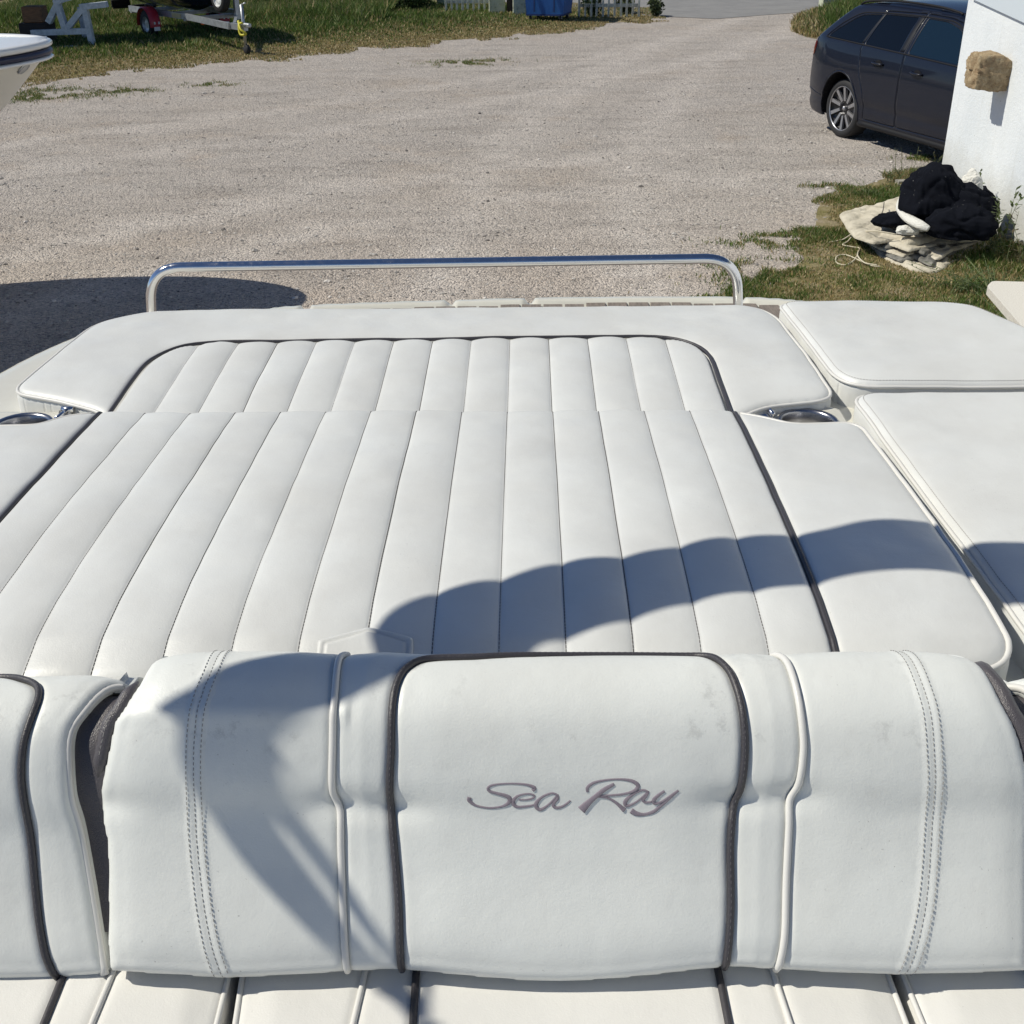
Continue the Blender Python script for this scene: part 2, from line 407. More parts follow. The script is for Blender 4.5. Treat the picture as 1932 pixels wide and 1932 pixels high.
setn(_m, bump(_m, noise(_m, _co, 26, 5, .7), .55, .012, bump(_m, noise(_m, _co, 75, 3, .6), .5, .006)))
_m = M['panelgrey'] = mat('pale_grey_panel', (.56, .62, .67), .6)
_m = M['stone'] = mat('sandstone', (.45, .34, .2), .9)
_co = coords(_m); setc(_m, ramp(_m, noise(_m, _co, 16, 6, .75), [(.3, (.25, .16, .09)), (.5, (.46, .34, .2)), (.72, (.62, .52, .34))]))
setn(_m, bump(_m, noise(_m, _co, 38, 6, .8), 1.0, .03))
_m = M['slab'] = mat('speckled_stone', (.62, .6, .55), .5)
_co = coords(_m); setc(_m, mix(_m, ramp(_m, noise(_m, _co, 150, 3, .7), [(.35, (0, 0, 0)), (.6, (1, 1, 1))]), (.42, .38, .33), (.72, .7, .64)))
_m = M['canvas'] = mat('beige_canvas', (.55, .5, .4), .85)
_co = coords(_m); setc(_m, ramp(_m, noise(_m, _co, 7, 6, .7), [(.28, (.30, .27, .21)), (.45, (.50, .455, .36)), (.7, (.60, .55, .45))]))
setn(_m, bump(_m, noise(_m, _co, 22, 5, .65), .5, .012, bump(_m, noise(_m, _co, 8, 3, .6), .6, .04)))
_m = M['canvas_dark'] = mat('grey_soiled_canvas', (.2, .19, .17), .9)
setc(_m, ramp(_m, noise(_m, coords(_m), 9, 5, .7), [(.35, (.07, .07, .065)), (.65, (.27, .26, .23))]))
_m = M['blackcloth'] = mat('black_cloth', (.008, .008, .011), .95, spec=.05)
_co = coords(_m); f_ = math_(_m, 'MULTIPLY', ramp(_m, noise(_m, _co, 26, 4, .8), [(.66, (0, 0, 0)), (.7, (1, 1, 1))]), ramp(_m, noise(_m, _co, 5, 2), [(.5, (0, 0, 0)), (.6, (1, 1, 1))]))
setc(_m, mix(_m, math_(_m, 'MULTIPLY', f_, .7), (.007, .008, .012), (.45, .45, .43)))
setn(_m, bump(_m, noise(_m, _co, 9, 2, .5), .35, .02))
_m = M['whitecloth'] = mat('white_cloth', (.68, .67, .62), .85)
setn(_m, bump(_m, noise(_m, coords(_m, (1, 1, 4)), 20, 4, .6), .8, .02))
M['rope'] = mat('pale_rope', (.55, .5, .38), .8)
M['rope_dark'] = mat('dark_cord', (.08, .07, .06), .8)
M['navycanvas'] = mat('navy_canvas', (.02, .03, .07), .8)
# foliage: per-blade tint
def leafmat(name):
    m = mat(name, (.07, .1, .03), .6, spec=.25); a = N(m, 'ShaderNodeVertexColor', layer_name='col'); L(m, a.outputs[0], bsdf(m).inputs['Base Color'])
    t = N(m, 'ShaderNodeBsdfTranslucent'); L(m, a.outputs[0], t.inputs[0]); x = N(m, 'ShaderNodeMixShader'); x.inputs[0].default_value = .3
    L(m, bsdf(m).outputs[0], x.inputs[1]); L(m, t.outputs[0], x.inputs[2]); L(m, x.outputs[0], m.node_tree.nodes['Material Output'].inputs[0]); return m
M['leaf'] = leafmat('leaf')
# gravel yard
_m = M['gravel'] = mat('gravel', (.4, .36, .32), .9, spec=.2)
_co = coords(_m)
big = noise(_m, coords(_m, (.55, 1, 1)), .42, 5, .62, .6); med = noise(_m, coords(_m, (.5, 1, 1)), 2.2, 4, .6)
base = ramp(_m, big, [(.3, (.49, .425, .365)), (.45, (.53, .48, .435)), (.56, (.525, .48, .44)), (.72, (.56, .50, .445))])
base = mix(_m, ramp(_m, med, [(.35, (0, 0, 0)), (.75, (.55, .55, .55))]), base, (.61, .565, .52))
patch = ramp(_m, noise(_m, _co, .9, 3, .5), [(.6, (0, 0, 0)), (.78, (.5, .5, .5))]); base = mix(_m, patch, base, (.49, .39, .30))
def circ3(a, b, c):
    A = np.array([b-a, c-a])*2; r = np.array([b@b-a@a, c@c-a@a]); o_ = np.linalg.solve(A, r); return o_, np.linalg.norm(a-o_)
sepg = N(_m, 'ShaderNodeSeparateXYZ'); L(_m, _co, sepg.inputs[0]); tr_n = noise(_m, _co, 1.1, 4, .65); tr_n2 = noise(_m, coords(_m, (.3, 1, 1)), 3.0, 4, .7)
trk = None
for pts_, offs in (((( 1380, 60), (1080, 260), (1000, 520)), (-.95, .75)), (((1370, 70), (800, 190), (0, 300)), (-.9, .9)), (((1300, 70), (700, 130), (100, 190)), (-.6, 1.1)), (((1560, 300), (1100, 330), (500, 420)), (-.7, .8))):
    a3, b3_, c3_ = [at(x, y)[:2] for x, y in pts_]; o3, r3 = circ3(a3, b3_, c3_)
    dx = math_(_m, 'SUBTRACT', sepg.outputs[0], float(o3[0])); dy = math_(_m, 'SUBTRACT', sepg.outputs[1], float(o3[1]))
    rr = math_(_m, 'SQRT', math_(_m, 'ADD', math_(_m, 'MULTIPLY', dx, dx), math_(_m, 'MULTIPLY', dy, dy)))
    rr = math_(_m, 'ADD', rr, math_(_m, 'MULTIPLY', math_(_m, 'SUBTRACT', tr_n, .5), 1.1))
    for of in offs:
        dd_ = math_(_m, 'ABSOLUTE', math_(_m, 'SUBTRACT', rr, float(r3+of))); f3 = ramp(_m, dd_, [(.05, (1, 1, 1)), (.5, (0, 0, 0))]); trk = f3 if trk is None else math_(_m, 'MAXIMUM', trk, f3)
trk = math_(_m, 'MULTIPLY', trk, ramp(_m, tr_n2, [(.3, (.25, .25, .25)), (.65, (1, 1, 1))]))
nearf = math_(_m, 'MULTIPLY_ADD', sepg.outputs[1], -.16, 2.1); nearf = math_(_m, 'MULTIPLY', ramp(_m, nearf, [(0, (0, 0, 0)), (1, (1, 1, 1))]), .6)
base = mix(_m, nearf, base, (.545, .455, .375)); base = mix(_m, math_(_m, 'MULTIPLY', trk, .85), base, (.68, .625, .575))
dk_ = ramp(_m, noise(_m, coords(_m, (.35, 1, 1)), 1.9, 5, .7), [(.50, (0, 0, 0)), (.70, (1, 1, 1))]); base = mix(_m, math_(_m, 'MULTIPLY', dk_, .6), base, (.33, .295, .265))
vc = N(_m, 'ShaderNodeTexVoronoi'); vc.inputs['Scale'].default_value = 62; L(_m, _co, vc.inputs['Vector'])
sepc = N(_m, 'ShaderNodeSeparateColor'); L(_m, vc.outputs['Color'], sepc.inputs[0])
tint = ramp(_m, sepc.outputs[0], [(0, (.5, .5, .52)), (.18, (.8, .79, .78)), (.6, (1, 1, 1)), (1, (1.28, 1.26, 1.23))])
base = mix(_m, 1.0, base, tint, 'MULTIPLY')
fine = ramp(_m, noise(_m, _co, 160, 3, .7), [(.3, (.8, .8, .8)), (.7, (1.12, 1.12, 1.12))]); base = mix(_m, 1.0, base, fine, 'MULTIPLY')
setc(_m, base)
h1 = math_(_m, 'SUBTRACT', 1.0, vc.outputs['Distance']); h2 = noise(_m, _co, 22, 4, .7)
v2 = N(_m, 'ShaderNodeTexVoronoi'); v2.inputs['Scale'].default_value = 27; L(_m, _co, v2.inputs['Vector']); s2c = N(_m, 'ShaderNodeSeparateColor'); L(_m, v2.outputs['Color'], s2c.inputs[0])
stn = math_(_m, 'MULTIPLY', ramp(_m, s2c.outputs[1], [(.86, (0, 0, 0)), (.88, (1, 1, 1))]), ramp(_m, v2.outputs['Distance'], [(.30, (1, 1, 1)), (.42, (0, 0, 0))]))
setc(_m, mix(_m, math_(_m, 'MULTIPLY', stn, .75), base, ramp(_m, s2c.outputs[2], [(0, (.16, .15, .145)), (.5, (.36, .32, .29)), (1, (.6, .57, .53))])))
h3 = math_(_m, 'MULTIPLY', stn, 1.0)
setn(_m, bump(_m, h1, 1.0, .016, bump(_m, h3, .8, .02, bump(_m, h2, .8, .035, bump(_m, noise(_m, _co, 2.5, 4, .6), .6, .1)))))
_m = M['pebble'] = mat('pebble', (.45, .42, .38), .85, spec=.2)
a_ = N(_m, 'ShaderNodeVertexColor', layer_name='col'); L(_m, a_.outputs[0], bsdf(_m).inputs['Base Color'])
_m = M['asphalt'] = mat('asphalt', (.2, .2, .2), .9)
_co = coords(_m); setc(_m, ramp(_m, noise(_m, _co, 1.3, 6, .7), [(.3, (.20, .197, .195)), (.7, (.275, .27, .262))])); setn(_m, bump(_m, noise(_m, _co, 60, 3), .5, .02))
_m = M['soil'] = mat('dry_grass_soil', (.2, .17, .09), .95, spec=.1)
_co = coords(_m); setc(_m, ramp(_m, noise(_m, _co, 3.2, 6, .7), [(.25, (.17, .17, .06)), (.45, (.27, .235, .105)), (.6, (.40, .33, .22)), (.74, (.50, .44, .37))]))
setn(_m, bump(_m, noise(_m, _co, 45, 5, .75), .9, .03, bump(_m, vor(_m, _co, 60), .9, .015)))

# ------------------------------------------------------------------ ground
def sheet(name, P, z, m):
    P = np.asarray(P, float); V = np.c_[P, np.full(len(P), z)]
    return mk(name, V, [np.arange(len(P))[None]], m, None, False)
o = sheet('ground', [(-400, -300), (400, -300), (400, 700), (-400, 700)], 0.0, M['gravel']); tag(o, kind='structure')

def ragged(P, amp, n=6, seed=1):
    P = resample(np.asarray(P, float), .25); Q = P.copy()
    k = np.arange(len(P))
    nx = noise2(np.c_[k*.37, k*0+seed], 1.0, seed)-.5; ny = noise2(np.c_[k*.53, k*0+seed+9], 1.0, seed+3)-.5
    nx2 = noise2(np.c_[k*1.3, k*0+seed], 1.0, seed+5)-.5
    Q[:, 1] += amp*(ny*1.6+nx2*.6); Q[:, 0] += amp*(nx+nx2*.5); return Q
# left grass bank: its gravel edge traced, its far side beyond the fence
edgeL = [(-60, 172), (0, 160), (60, 152), (130, 148), (230, 131), (330, 119), (430, 113), (520, 109), (600, 99), (700, 91), (780, 84), (860, 76), (950, 67), (1030, 59), (1100, 52), (1160, 46), (1215, 40)]
EL = np.array([at(x, y)[:2] for x, y in edgeL]); ELr = ragged(EL, .8, seed=2)
gateL = at(1212, 30)[:2]
bankL = np.concatenate([ELr, [gateL+[.1, 0], gateL+[0.3, 2.2], (-3, 40), (-40, 44), (-40, 20)]])
bankL = np.concatenate([bankL, [(-13, 14.5)]])
o = sheet('grass_verge', bankL, .004, M['soil']); tag(o, kind='structure')
# road beyond the gate
rd0, rd1 = at(1130, 24)[:2], at(1560, 44)[:2]
road = [(rd0[0]-.3, rd0[1]+.2), tuple(at(1225, 30)[:2]), tuple(at(1350, 36)[:2]), tuple(at(1480, 26)[:2]), tuple(at(1560, 20)[:2]), (40, 34), (60, 60), (-60, 60), (-60, 47), (-4, 41.5)]
o = sheet('road', road, .008, M['asphalt']); tag(o, kind='structure')
# right grass patch by the building
edgeR = [(1250, 660), (1345, 600), (1440, 575), (1490, 530), (1530, 485), (1542, 435), (1555, 400), (1575, 372), (1620, 354), (1680, 336), (1770, 322)]
ER = np.array([at(x, y)[:2] for x, y in edgeR]); ERr = ragged(ER, .25, seed=5)
WX, WY = 4.40, 12.66      # corner of the white building
bankR = np.concatenate([ERr, [(WX+.2, WY+.3), (WX+.2, 1.0), (1.9, 1.0)]])
o = sheet('grass_lawn', bankR, .005, M['soil']); tag(o, kind='structure')
# far right mound by the gate post
edgeM = [at(1495, 52)[:2], at(1500, 60)[:2], at(1530, 72)[:2], at(1600, 84)[:2]]
mound = [tuple(edgeM[0]), tuple(edgeM[1]), tuple(edgeM[2]), tuple(edgeM[3]), tuple(np.array(edgeM[3])+[6, -1.5]), tuple(np.array(edgeM[3])+[6, 5]), tuple(at(1560, 14)[:2]), tuple(at(1500, 35)[:2])]
o = sheet('roadside_verge', mound, .006, M['soil']); tag(o, kind='structure')

# ------------------------------------------------------------------ grass
def blades(P, h, wd, col, lean=.45):
    n = len(P); a = RNG.uniform(0, 2*math.pi, n); b = RNG.uniform(0, 2*math.pi, n); ln = RNG.uniform(.1, 1, n)*lean*h
    z0 = np.zeros(n) if P.shape[1] < 3 else P[:, 2]
    base = np.c_[P[:, :2], z0]; side = np.c_[np.cos(a), np.sin(a), a*0]*(wd/2)[:, None]
    ld = np.c_[np.cos(b), np.sin(b), a*0]
    mid = base+ld*(ln*.35)[:, None]+np.c_[a*0, a*0, h*.55]; tip = base+ld*ln[:, None]+np.c_[a*0, a*0, h]
    V = np.stack([base-side*.6, base+side*.6, mid+side, tip, mid-side], 1).reshape(-1, 3)
    i = np.arange(n)[:, None]*5
    return V, [np.concatenate([i+[0, 1, 2, 4]], 0), i+[4, 2, 3]], np.repeat(col, 5, 0)
GREEN = np.array([[.085, .145, .03], [.12, .185, .04], [.065, .115, .028], [.16, .20, .06]]); DRY = np.array([[.42, .33, .17], [.32, .24, .11], [.50, .42, .25], [.25, .22, .09]])
def gcol(n, dry):
    g = GREEN[RNG.integers(0, 4, n)]; d = DRY[RNG.integers(0, 4, n)]; k = (RNG.uniform(0, 1, n) < dry)[:, None]
    return np.where(k, d, g)*RNG.uniform(.75, 1.3, n)[:, None]
def scatter(poly, dens, bb):
    n = int((bb[2]-bb[0])*(bb[3]-bb[1])*dens); P = np.c_[RNG.uniform(bb[0], bb[2], n), RNG.uniform(bb[1], bb[3], n)]
    d = polysdf(poly, P); return P, d
def field(name, poly, bb, dens, hfun, dryfun, wd, label, thin=.5, over=.25):
    P, d = scatter(poly, dens, bb)
    n1 = noise2(P, 1.3, 3)*.5+noise2(P, 4.1, 6)*.5
    # tufts reach past the edge of the sheet, bare places inside
    k = (d > over*(.35-n1)*2.2) & (n1+np.clip(d, 0, 1)*.5 > thin*.75)
    P = P[k]; d = d[k]; n1 = n1[k]; dry = dryfun(P, d, n1); h = hfun(P, d, n1)*RNG.uniform(.5, 1.4, len(P))
    V, F, c = blades(P, h, np.full(len(P), wd)*RNG.uniform(.6, 1.4, len(P)), gcol(len(P), dry), .8)
    o = mk(name, V, F, M['leaf'], None, False, c); tag(o, label, 'grass', kind='stuff'); return o
fenceY = at(1000, 26)[1]
field('grass', bankL, (-14, 15, 5, 36), 900,
      lambda P, d, n: .035+.06*sstep((d-.8)/2.5)+.07*sstep((n-.5)*4)*sstep((d-1)/2)+.22*sstep((P[:, 1]-29.5)/2)*(P[:, 0] < -3.5),
      lambda P, d, n: np.clip(.97-.42*sstep((d-.3)/1.6)-.35*sstep((d-1.6)/2)-.5*(n-.4), .08, 1), .02,
      'green grass with a dry straw coloured fringe along the far side of the gravel', over=.7)
field('grass', bankR, (1.6, 2, 4.6, 14.5), 6500,
      lambda P, d, n: .022+.03*sstep((n-.45)*4)+.05*sstep((P[:, 0]-3.5)/.8),
      lambda P, d, n: np.clip(.55-1.7*(n-.5)+.2*(noise2(P, 9, 4)-.5), .1, .95), .007,
      'patchy green and straw grass beside the white building', thin=.5)
# scattered low tufts that creep into the gravel
cl = [(1555, 352, .16), (1440, 460, .3), (1475, 445, .2), (1425, 505, .25), (1460, 512, .2), (60, 172, .7), (110, 182, .6), (30, 186, .5), (905, 117, .5), (865, 121, .5), (400, 160, .3), (230, 172, .4), (1740, 300, .2), (1440, 530, .3), (1480, 552, .3), (1400, 562, .3), (1450, 575, .3), (1500, 505, .3), (1520, 455, .25), (1385, 585, .25)]
Ps = []
for x, y, r in cl:
    c = at(x, y)[:2]; n = int(900*r/.3) ; q = RNG.normal(0, 1, (n, 2))*[r*.8, r*.45]+c; Ps.append(q[noise2(q, 7, 2) > .45])
Ps = np.concatenate(Ps); V, F, c = blades(Ps, RNG.uniform(.015, .05, len(Ps)), np.full(len(Ps), .009), gcol(len(Ps), .3), .9)
tag(mk('grass', V, F, M['leaf'], None, False, c), 'sparse low green tufts creeping into the gravel', 'grass', kind='stuff')
field('grass', mound, (4, 18, 24, 40), 700, lambda P, d, n: .12+.3*sstep(d/1.2), lambda P, d, n: np.clip(.9-.85*sstep(d/.9), .12, 1), .022,
      'tall green grass round the gate post behind the parked car', thin=.3, over=.1)
# pebbles lying on the yard
def pebbles():
    n = 42000; u = RNG.uniform(0, 1, n); Y = 4.2+u**1.25*17; X = RNG.uniform(-.55, .5, n)*(Y+3)
    P = np.c_[X, Y]; d = np.maximum(polysdf(bankR, P), polysdf(bankL, P)); P = P[(d < .1)]; P = P[noise2(P, 1.1, 8)*.6+noise2(P, 5, 1)*.4 > RNG.uniform(.2, .62, len(P))]; n = len(P)
    r = RNG.lognormal(math.log(.0085), .45, n); oc = np.array([(1, 0, 0), (0, 1, 0), (-1, 0, 0), (0, -1, 0), (.15, .1, .8), (.6, .6, .45), (-.65, .55, .5), (-.5, -.65, .4), (.6, -.55, .5)])
    F0 = np.array([(0, 5, 4), (5, 1, 4), (1, 6, 4), (6, 2, 4), (2, 7, 4), (7, 3, 4), (3, 8, 4), (8, 0, 4), (0, 1, 5), (1, 2, 6), (2, 3, 7), (3, 0, 8)])
    a = RNG.uniform(0, 6.28, n); V = oc[None]*(1+RNG.uniform(-.22, .22, (n, 9, 3)))*r[:, None, None]*[1, .8, .75]
    x = V[..., 0]*np.cos(a)[:, None]-V[..., 1]*np.sin(a)[:, None]; y = V[..., 0]*np.sin(a)[:, None]+V[..., 1]*np.cos(a)[:, None]
    V = np.stack([x+P[:, :1], y+P[:, 1:], V[..., 2]+.001], -1).reshape(-1, 3)
    F = (F0[None]+np.arange(n)[:, None, None]*9).reshape(-1, 3); g = RNG.uniform(.3, .66, n); g[RNG.uniform(0, 1, n) < .12] *= .35
    c = np.c_[g, g*.94, g*.875]; tag(mk('gravel', V, F, M['pebble'], None, False, np.repeat(c, 9, 0)), 'loose pale pebbles strewn over the yard', 'gravel', kind='stuff')
pebbles()

# ------------------------------------------------------------------ own boat: hull, deck, platform, rail
boat = empty('motorboat', (0, 0, .25)); tag(boat, 'cream motorboat we stand in, stern deck, teak swim platform and stainless rail', 'motorboat')
def keep(o): # parts built in world coordinates under an Empty
    p = o.parent; o.matrix_parent_inverse = Matrix.Translation(-Vector(p.location)); return o
deckP = fillet([(-1.30, 1.16), (1.30, 1.16), (1.25, 2.0), (1.06, 2.92), (-1.06, 2.98), (-1.25, 2.62), (-1.33, 2.0)], [.02, .02, .3, .3, .35, .3, .3])
ZD = 1.925
def decksurf():
    sdf = lambda P: polysdf(deckP, P)
    P, F = domain(sdf, (-1.32, 1.15, 1.32, 3.0), .02, .02)
    d = np.clip(sdf(P), 0, 1); r = .07; z = ZD-(r-np.sqrt(np.maximum(r*r-np.clip(r-d, 0, r)**2, 0)))
    V = np.c_[P, z]; V, F = skirt(V, F, (0, 0, -.10)); return V, F
V, F = decksurf(); keep(mk('stern_deck', V, F, M['gel'], boat))
# hull: outline lofted down to a keel
def hullv():
    ys = np.array([2.9, 2.6, 2.0, 1.0, 0, -1, -2, -3, -3.8, -4.4]); hb = np.array([1.06, 1.17, 1.27, 1.3, 1.3, 1.28, 1.18, .92, .55, .06]); zk = np.array([.62, .58, .52, .45, .42, .42, .5, .75, 1.15, 1.75])
    rows = []
    for y, b, k in zip(ys, hb, zk):
        zs = 1.86; rows.append([(b*.985, y, zs), (b, y, zs-.25), (b*.97, y, zs-.6), (b*.86, y, max(k+.35, .0)), (b*.45, y, k+.16), (0, y, k), (-b*.45, y, k+.16), (-b*.86, y, k+.35), (-b*.97, y, zs-.6), (-b, y, zs-.25), (-b*.985, y, zs)])
    V = np.array(rows); m, n = V.shape[:2]; i = np.arange(m-1)[:, None]; j = np.arange(n-1)[None]
    F = np.stack([i*n+j, i*n+j+1, (i+1)*n+j+1, (i+1)*n+j], -1).reshape(-1, 4); return V.reshape(-1, 3), [F, np.arange(n)[None]]
V, F = hullv(); keep(mk('hull', V, F, M['gel'], boat))
mb = MB(); mb.box((0, -.9, 1.25), (2.3, 4.1, .03)); mb.box((0, 1.13, 1.56), (2.4, .04, .64)); mb.box((0, .62, 1.45), (2.3, .66, .36))
keep(mb.build('cockpit_liner', M['gel'], boat))
for s_ in (-1, 1):
    mb = MB()
    for k, (y0, y1, b0, b1) in enumerate([(-3.6, -2, .72, 1.12), (-2, -1, 1.12, 1.2), (-1, 1.16, 1.2, 1.22)]):
        beam(mb, (s_*b0, y0, 1.9), (s_*b1, y1, 1.9), .12, .06)
    keep(mb.build('gunwale', M['gel'], boat))
# ledges that carry the cup holders
# swim platform
ZP = 1.70
pe = [at(x, y, ZP)[:2] for x, y in [(430, 600), (500, 579), (590, 571), (720, 566), (850, 562), (1000, 558), (1200, 555), (1400, 556.5), (1500, 562), (1560, 571), (1610, 590)]]
platP = np.array([(-1.0, 2.9)]+[tuple(p) for p in pe]+[(1.12, 2.9)])
platP = np.concatenate([[platP[0]], smoothpts(platP[1:-1], 5), [platP[-1]]])
sdf = lambda P: polysdf(platP, P)
P, F = domain(sdf, (-1.3, 2.85, 1.4, 4.0), .012, .012); d = np.clip(sdf(P), 0, 1)
z = ZP-.02*sstep((d-.05)/.02)-.02*(1-sstep(d/.02))
nt = np.zeros(len(P))
for nx in (585, 852, 1000, 1400):
    c = at(nx, 565, ZP)[0]; nt = np.maximum(nt, (1-sstep((np.abs(P[:, 0]-c)-.008)/.006))*(P[:, 1] > 3.3))
z = z-.018*nt*(d < .065)
V = np.c_[P, z]; V, F = skirt(V, F, (0, 0, -.09)); keep(mk('swim_platform', V, F, M['gel'], boat))
mb = MB(); cb = MB(); x = -.93; k = 0
while x < 1.2:
    x1 = x+.066
    ym = min([platP[np.argmin(np.abs(platP[1:-1, 0]-q))+1][1] for q in (x, x1)])-.095
    # length limited by the curved aft edge
    q = np.array([(x+.033, y) for y in np.linspace(2.95, 4.0, 60)]); ok = sdf(q) > .054
    if ok.any():
        y1 = q[ok][:, 1].max(); mb.box((x+.033, (2.95+y1)/2, ZP-.014), (.062, y1-2.95, .010)); cb.box((x+.0685, (2.95+y1)/2, ZP-.0155), (.013, y1-2.95, .0115))
    x += .0705
tp = keep(mb.build('teak_decking', M['teak'], boat)); c_ = cb.build('caulking', M['caulk'], tp); c_.matrix_parent_inverse = tp.matrix_parent_inverse.copy()
# stern rail
YR = 2.97
cl_, cr_ = aty(282, 505, YR), aty(1391, 487, YR); bl_, br_ = aty(266, 590, YR), aty(1410, 585, YR); bl_[2] = br_[2] = ZP-.03
mid_ = (cl_+cr_)/2; q1 = np.array([bl_, cl_, mid_, cr_, br_]); pts = [bl_, br_]
def fillet_open(P, r, n=14):
    out = [P[0]]
    for a, b, c in zip(P[:-2], P[1:-1], P[2:]):
        u, v = a-b, c-b; u = u/np.linalg.norm(u); v = v/np.linalg.norm(v)
        if u@v < -.999: out.append(b); continue
        for t in np.linspace(0, 1, n): out.append((1-t)**2*(b+u*r)+2*t*(1-t)*b+t*t*(b+v*r))
    out.append(P[-1]); return np.array(out)
P = resample(fillet_open(q1, .085), .012); rail = keep(tube('stern_rail', P, .0128, M['steel'], boat, 20))
for q in (pts[0], pts[-1]):
    V, F = lathe_vf([(.0, .014), (.024, .012), (.036, .004), (.038, 0)], 24, 2, (q[0], q[1], ZP-.022)); b_ = mk('rail_foot', V, F, M['steel'], rail); b_.matrix_parent_inverse = rail.matrix_parent_inverse.copy()

# ------------------------------------------------------------------ cushions
YH = 2.122
XS1, XS0, NS = .408, -.836, 14; SW = (XS1-XS0)/NS
seams = XS0+np.arange(1, NS)*SW
def edge_drop(d, r): d = np.clip(d, 0, r); return r-np.sqrt(np.maximum(r*r-(r-d)**2, 0))
def puff(x, wob=0): t = ((x-XS0)/SW) % 1.0; return np.sqrt(np.clip(np.sin(math.pi*t), 0, 1))
def stitches_vf(P3, Nn, ln=.0042, gap=.0024, r=.0007):
    """short thread segments along a 3D polyline"""
    d = np.r_[0, np.cumsum(np.linalg.norm(np.diff(P3, axis=0), axis=1))]; n = int(d[-1]/(ln+gap)); a = np.arange(n)*(ln+gap); b = a+ln
    A = np.stack([np.interp(a, d, P3[:, k]) for k in range(3)], 1); B = np.stack([np.interp(b, d, P3[:, k]) for k in range(3)], 1)
    T = B-A; T /= np.linalg.norm(T, axis=1)[:, None]+1e-9; Nn = np.asarray(Nn, float); sd = np.cross(T, Nn); sd /= np.linalg.norm(sd, axis=1)[:, None]+1e-9
    up_ = np.cross(sd, T)
    V = np.stack([A+sd*r, A-sd*r, A+up_*r*1.2, B+sd*r, B-sd*r, B+up_*r*1.2], 1).reshape(-1, 3); i = np.arange(n)[:, None]*6
    return V, [np.concatenate([i+[0, 2, 5, 3], i+[2, 1, 4, 5], i+[1, 0, 3, 4]])]

def mainz(P):
    x, y = P[:, 0], P[:, 1]
    base = np.interp(y, [1.18, 1.24, 1.30, 1.38, 1.5, 1.75, 2.0, 2.12], [1.958, 1.995, 2.014, 2.022, 2.024, 2.018, 2.005, 1.996])
    d = polysdf(mainP, P); inside = (x > XS0) & (x < XS1)
    dq = np.minimum(x-XS0, XS1-x)
    kk = np.floor((x-XS0)/SW); st = .0075*puff(x)*(.9+.35*(noise2(np.c_[y*7, kk*3.7], 1.0, 5)-.5))*sstep(dq/.004)*sstep((YH-y)/.03)
    side = .010*(1-np.exp(-np.abs(dq)/.03))*softd(mainP, P, .03)
    h = np.where(inside, st, side-.0)
    h = h-.006*np.exp(-(dq/.006)**2)
    dent = .004*(noise2(P, 6, 11)-.5)+.0016*(noise2(P, 22, 12)-.5)
    return base+h+dent-edge_drop(d, np.where(y < 1.3, np.where(x > XS1+.01, .022, .05), .022))*1.0
xr = .636
c1 = at(1385, 786, 1.99)[:2]; c2 = at(1438, 792, 1.99)[:2]; c3 = at(1475, 806, 1.99)[:2]; c4 = at(1600, 800, 1.99)[:2]
xl = -1.068
mainP = fillet([(xl, 1.20), (XS1+.0, 1.20), (xr+.012, 1.262), (xr, c4[1]-.012), (c3[0]+.02, c3[1]-.006), (c2[0], c2[1]+.006), (XS1, YH), (XS0, YH), (XS0-.065, c2[1]+.012), (XS0-.10, c3[1]-.0), (xl, c3[1]-.004)],
               [.06, .06, .05, .05, .02, .02, .004, .004, .02, .02, .05])
def softd(poly, P, w, r=.022):
    o_ = 0
    for k in range(7):
        q = P+(0 if k == 6 else np.array([math.cos(k*math.pi/3), math.sin(k*math.pi/3)])*r); o_ = o_+1-np.exp(-np.clip(polysdf(poly, q), 0, 9)/w)
    return o_/7
def cushion(name, poly, zf, hx, hy, skirt_d, m, root, taper=0):
    sdf = lambda P: polysdf(poly, P); bb = (*poly.min(0), *poly.max(0)); P, F = domain(sdf, bb, hx, hy)
    V = np.c_[P, zf(P)]; V, F = skirt(V, F, (lambda q: np.c_[np.zeros((len(q), 2)), (skirt_d-q[:, 2])]))
    return mk(name, V, F, m, root)
def on(zf, P, dz=.0): P = np.asarray(P, float); return np.c_[P, zf(P)+dz]
sp1 = empty('sun_pad_cushion', (-.19, 1.7, ZD)); tag(sp1, 'large white pleated sun pad section directly behind the bench backrest', 'cushion', 'sun pad cushions')
def kid(o, dz=0):
    o.matrix_parent_inverse = Matrix.Translation(-Vector(o.parent.location)) if o.parent.type == 'EMPTY' else o.parent.matrix_parent_inverse.copy(); return o
cov = kid(cushion('pleated_cover', mainP, mainz, .0028, .007, 1.90, M['vinyl'], sp1))
for xx in (XS0, XS1):
    P = np.c_[np.full(180, xx), np.linspace(1.205, YH+.004, 180)]; Q = on(mainz, P, .006)
    kid(tube('dark_piping', Q, .0042, M['pipe_dark'], sp1, 8))
for xx in seams:
    mb = MB(); P = np.c_[np.full(260, xx), np.linspace(1.205, YH-.003, 260)]; mb.add(*stitches_vf(on(mainz, P, .0012), (0, 0, 1), .0056, .0014, .0008)); kid(mb.build('stitching', M['thread'], sp1))
def ring(name, poly, zf, r, inset, dz, root, m, sel=None):
    P = resample(np.r_[poly, poly[:1]], .006)
    if sel is not None: P = P[sel(P)]
    c = poly.mean(0); Q = P.copy()
    T = np.gradient(P, axis=0); nrm = np.c_[-T[:, 1], T[:, 0]]; nrm /= np.linalg.norm(nrm, axis=1)[:, None]+1e-9
    sg = np.sign(polysdf(poly, P+nrm*.004)); Q = P+nrm*sg[:, None]*inset
    return kid(tube(name, np.c_[Q, zf(Q)+dz], r, m, root, 8))
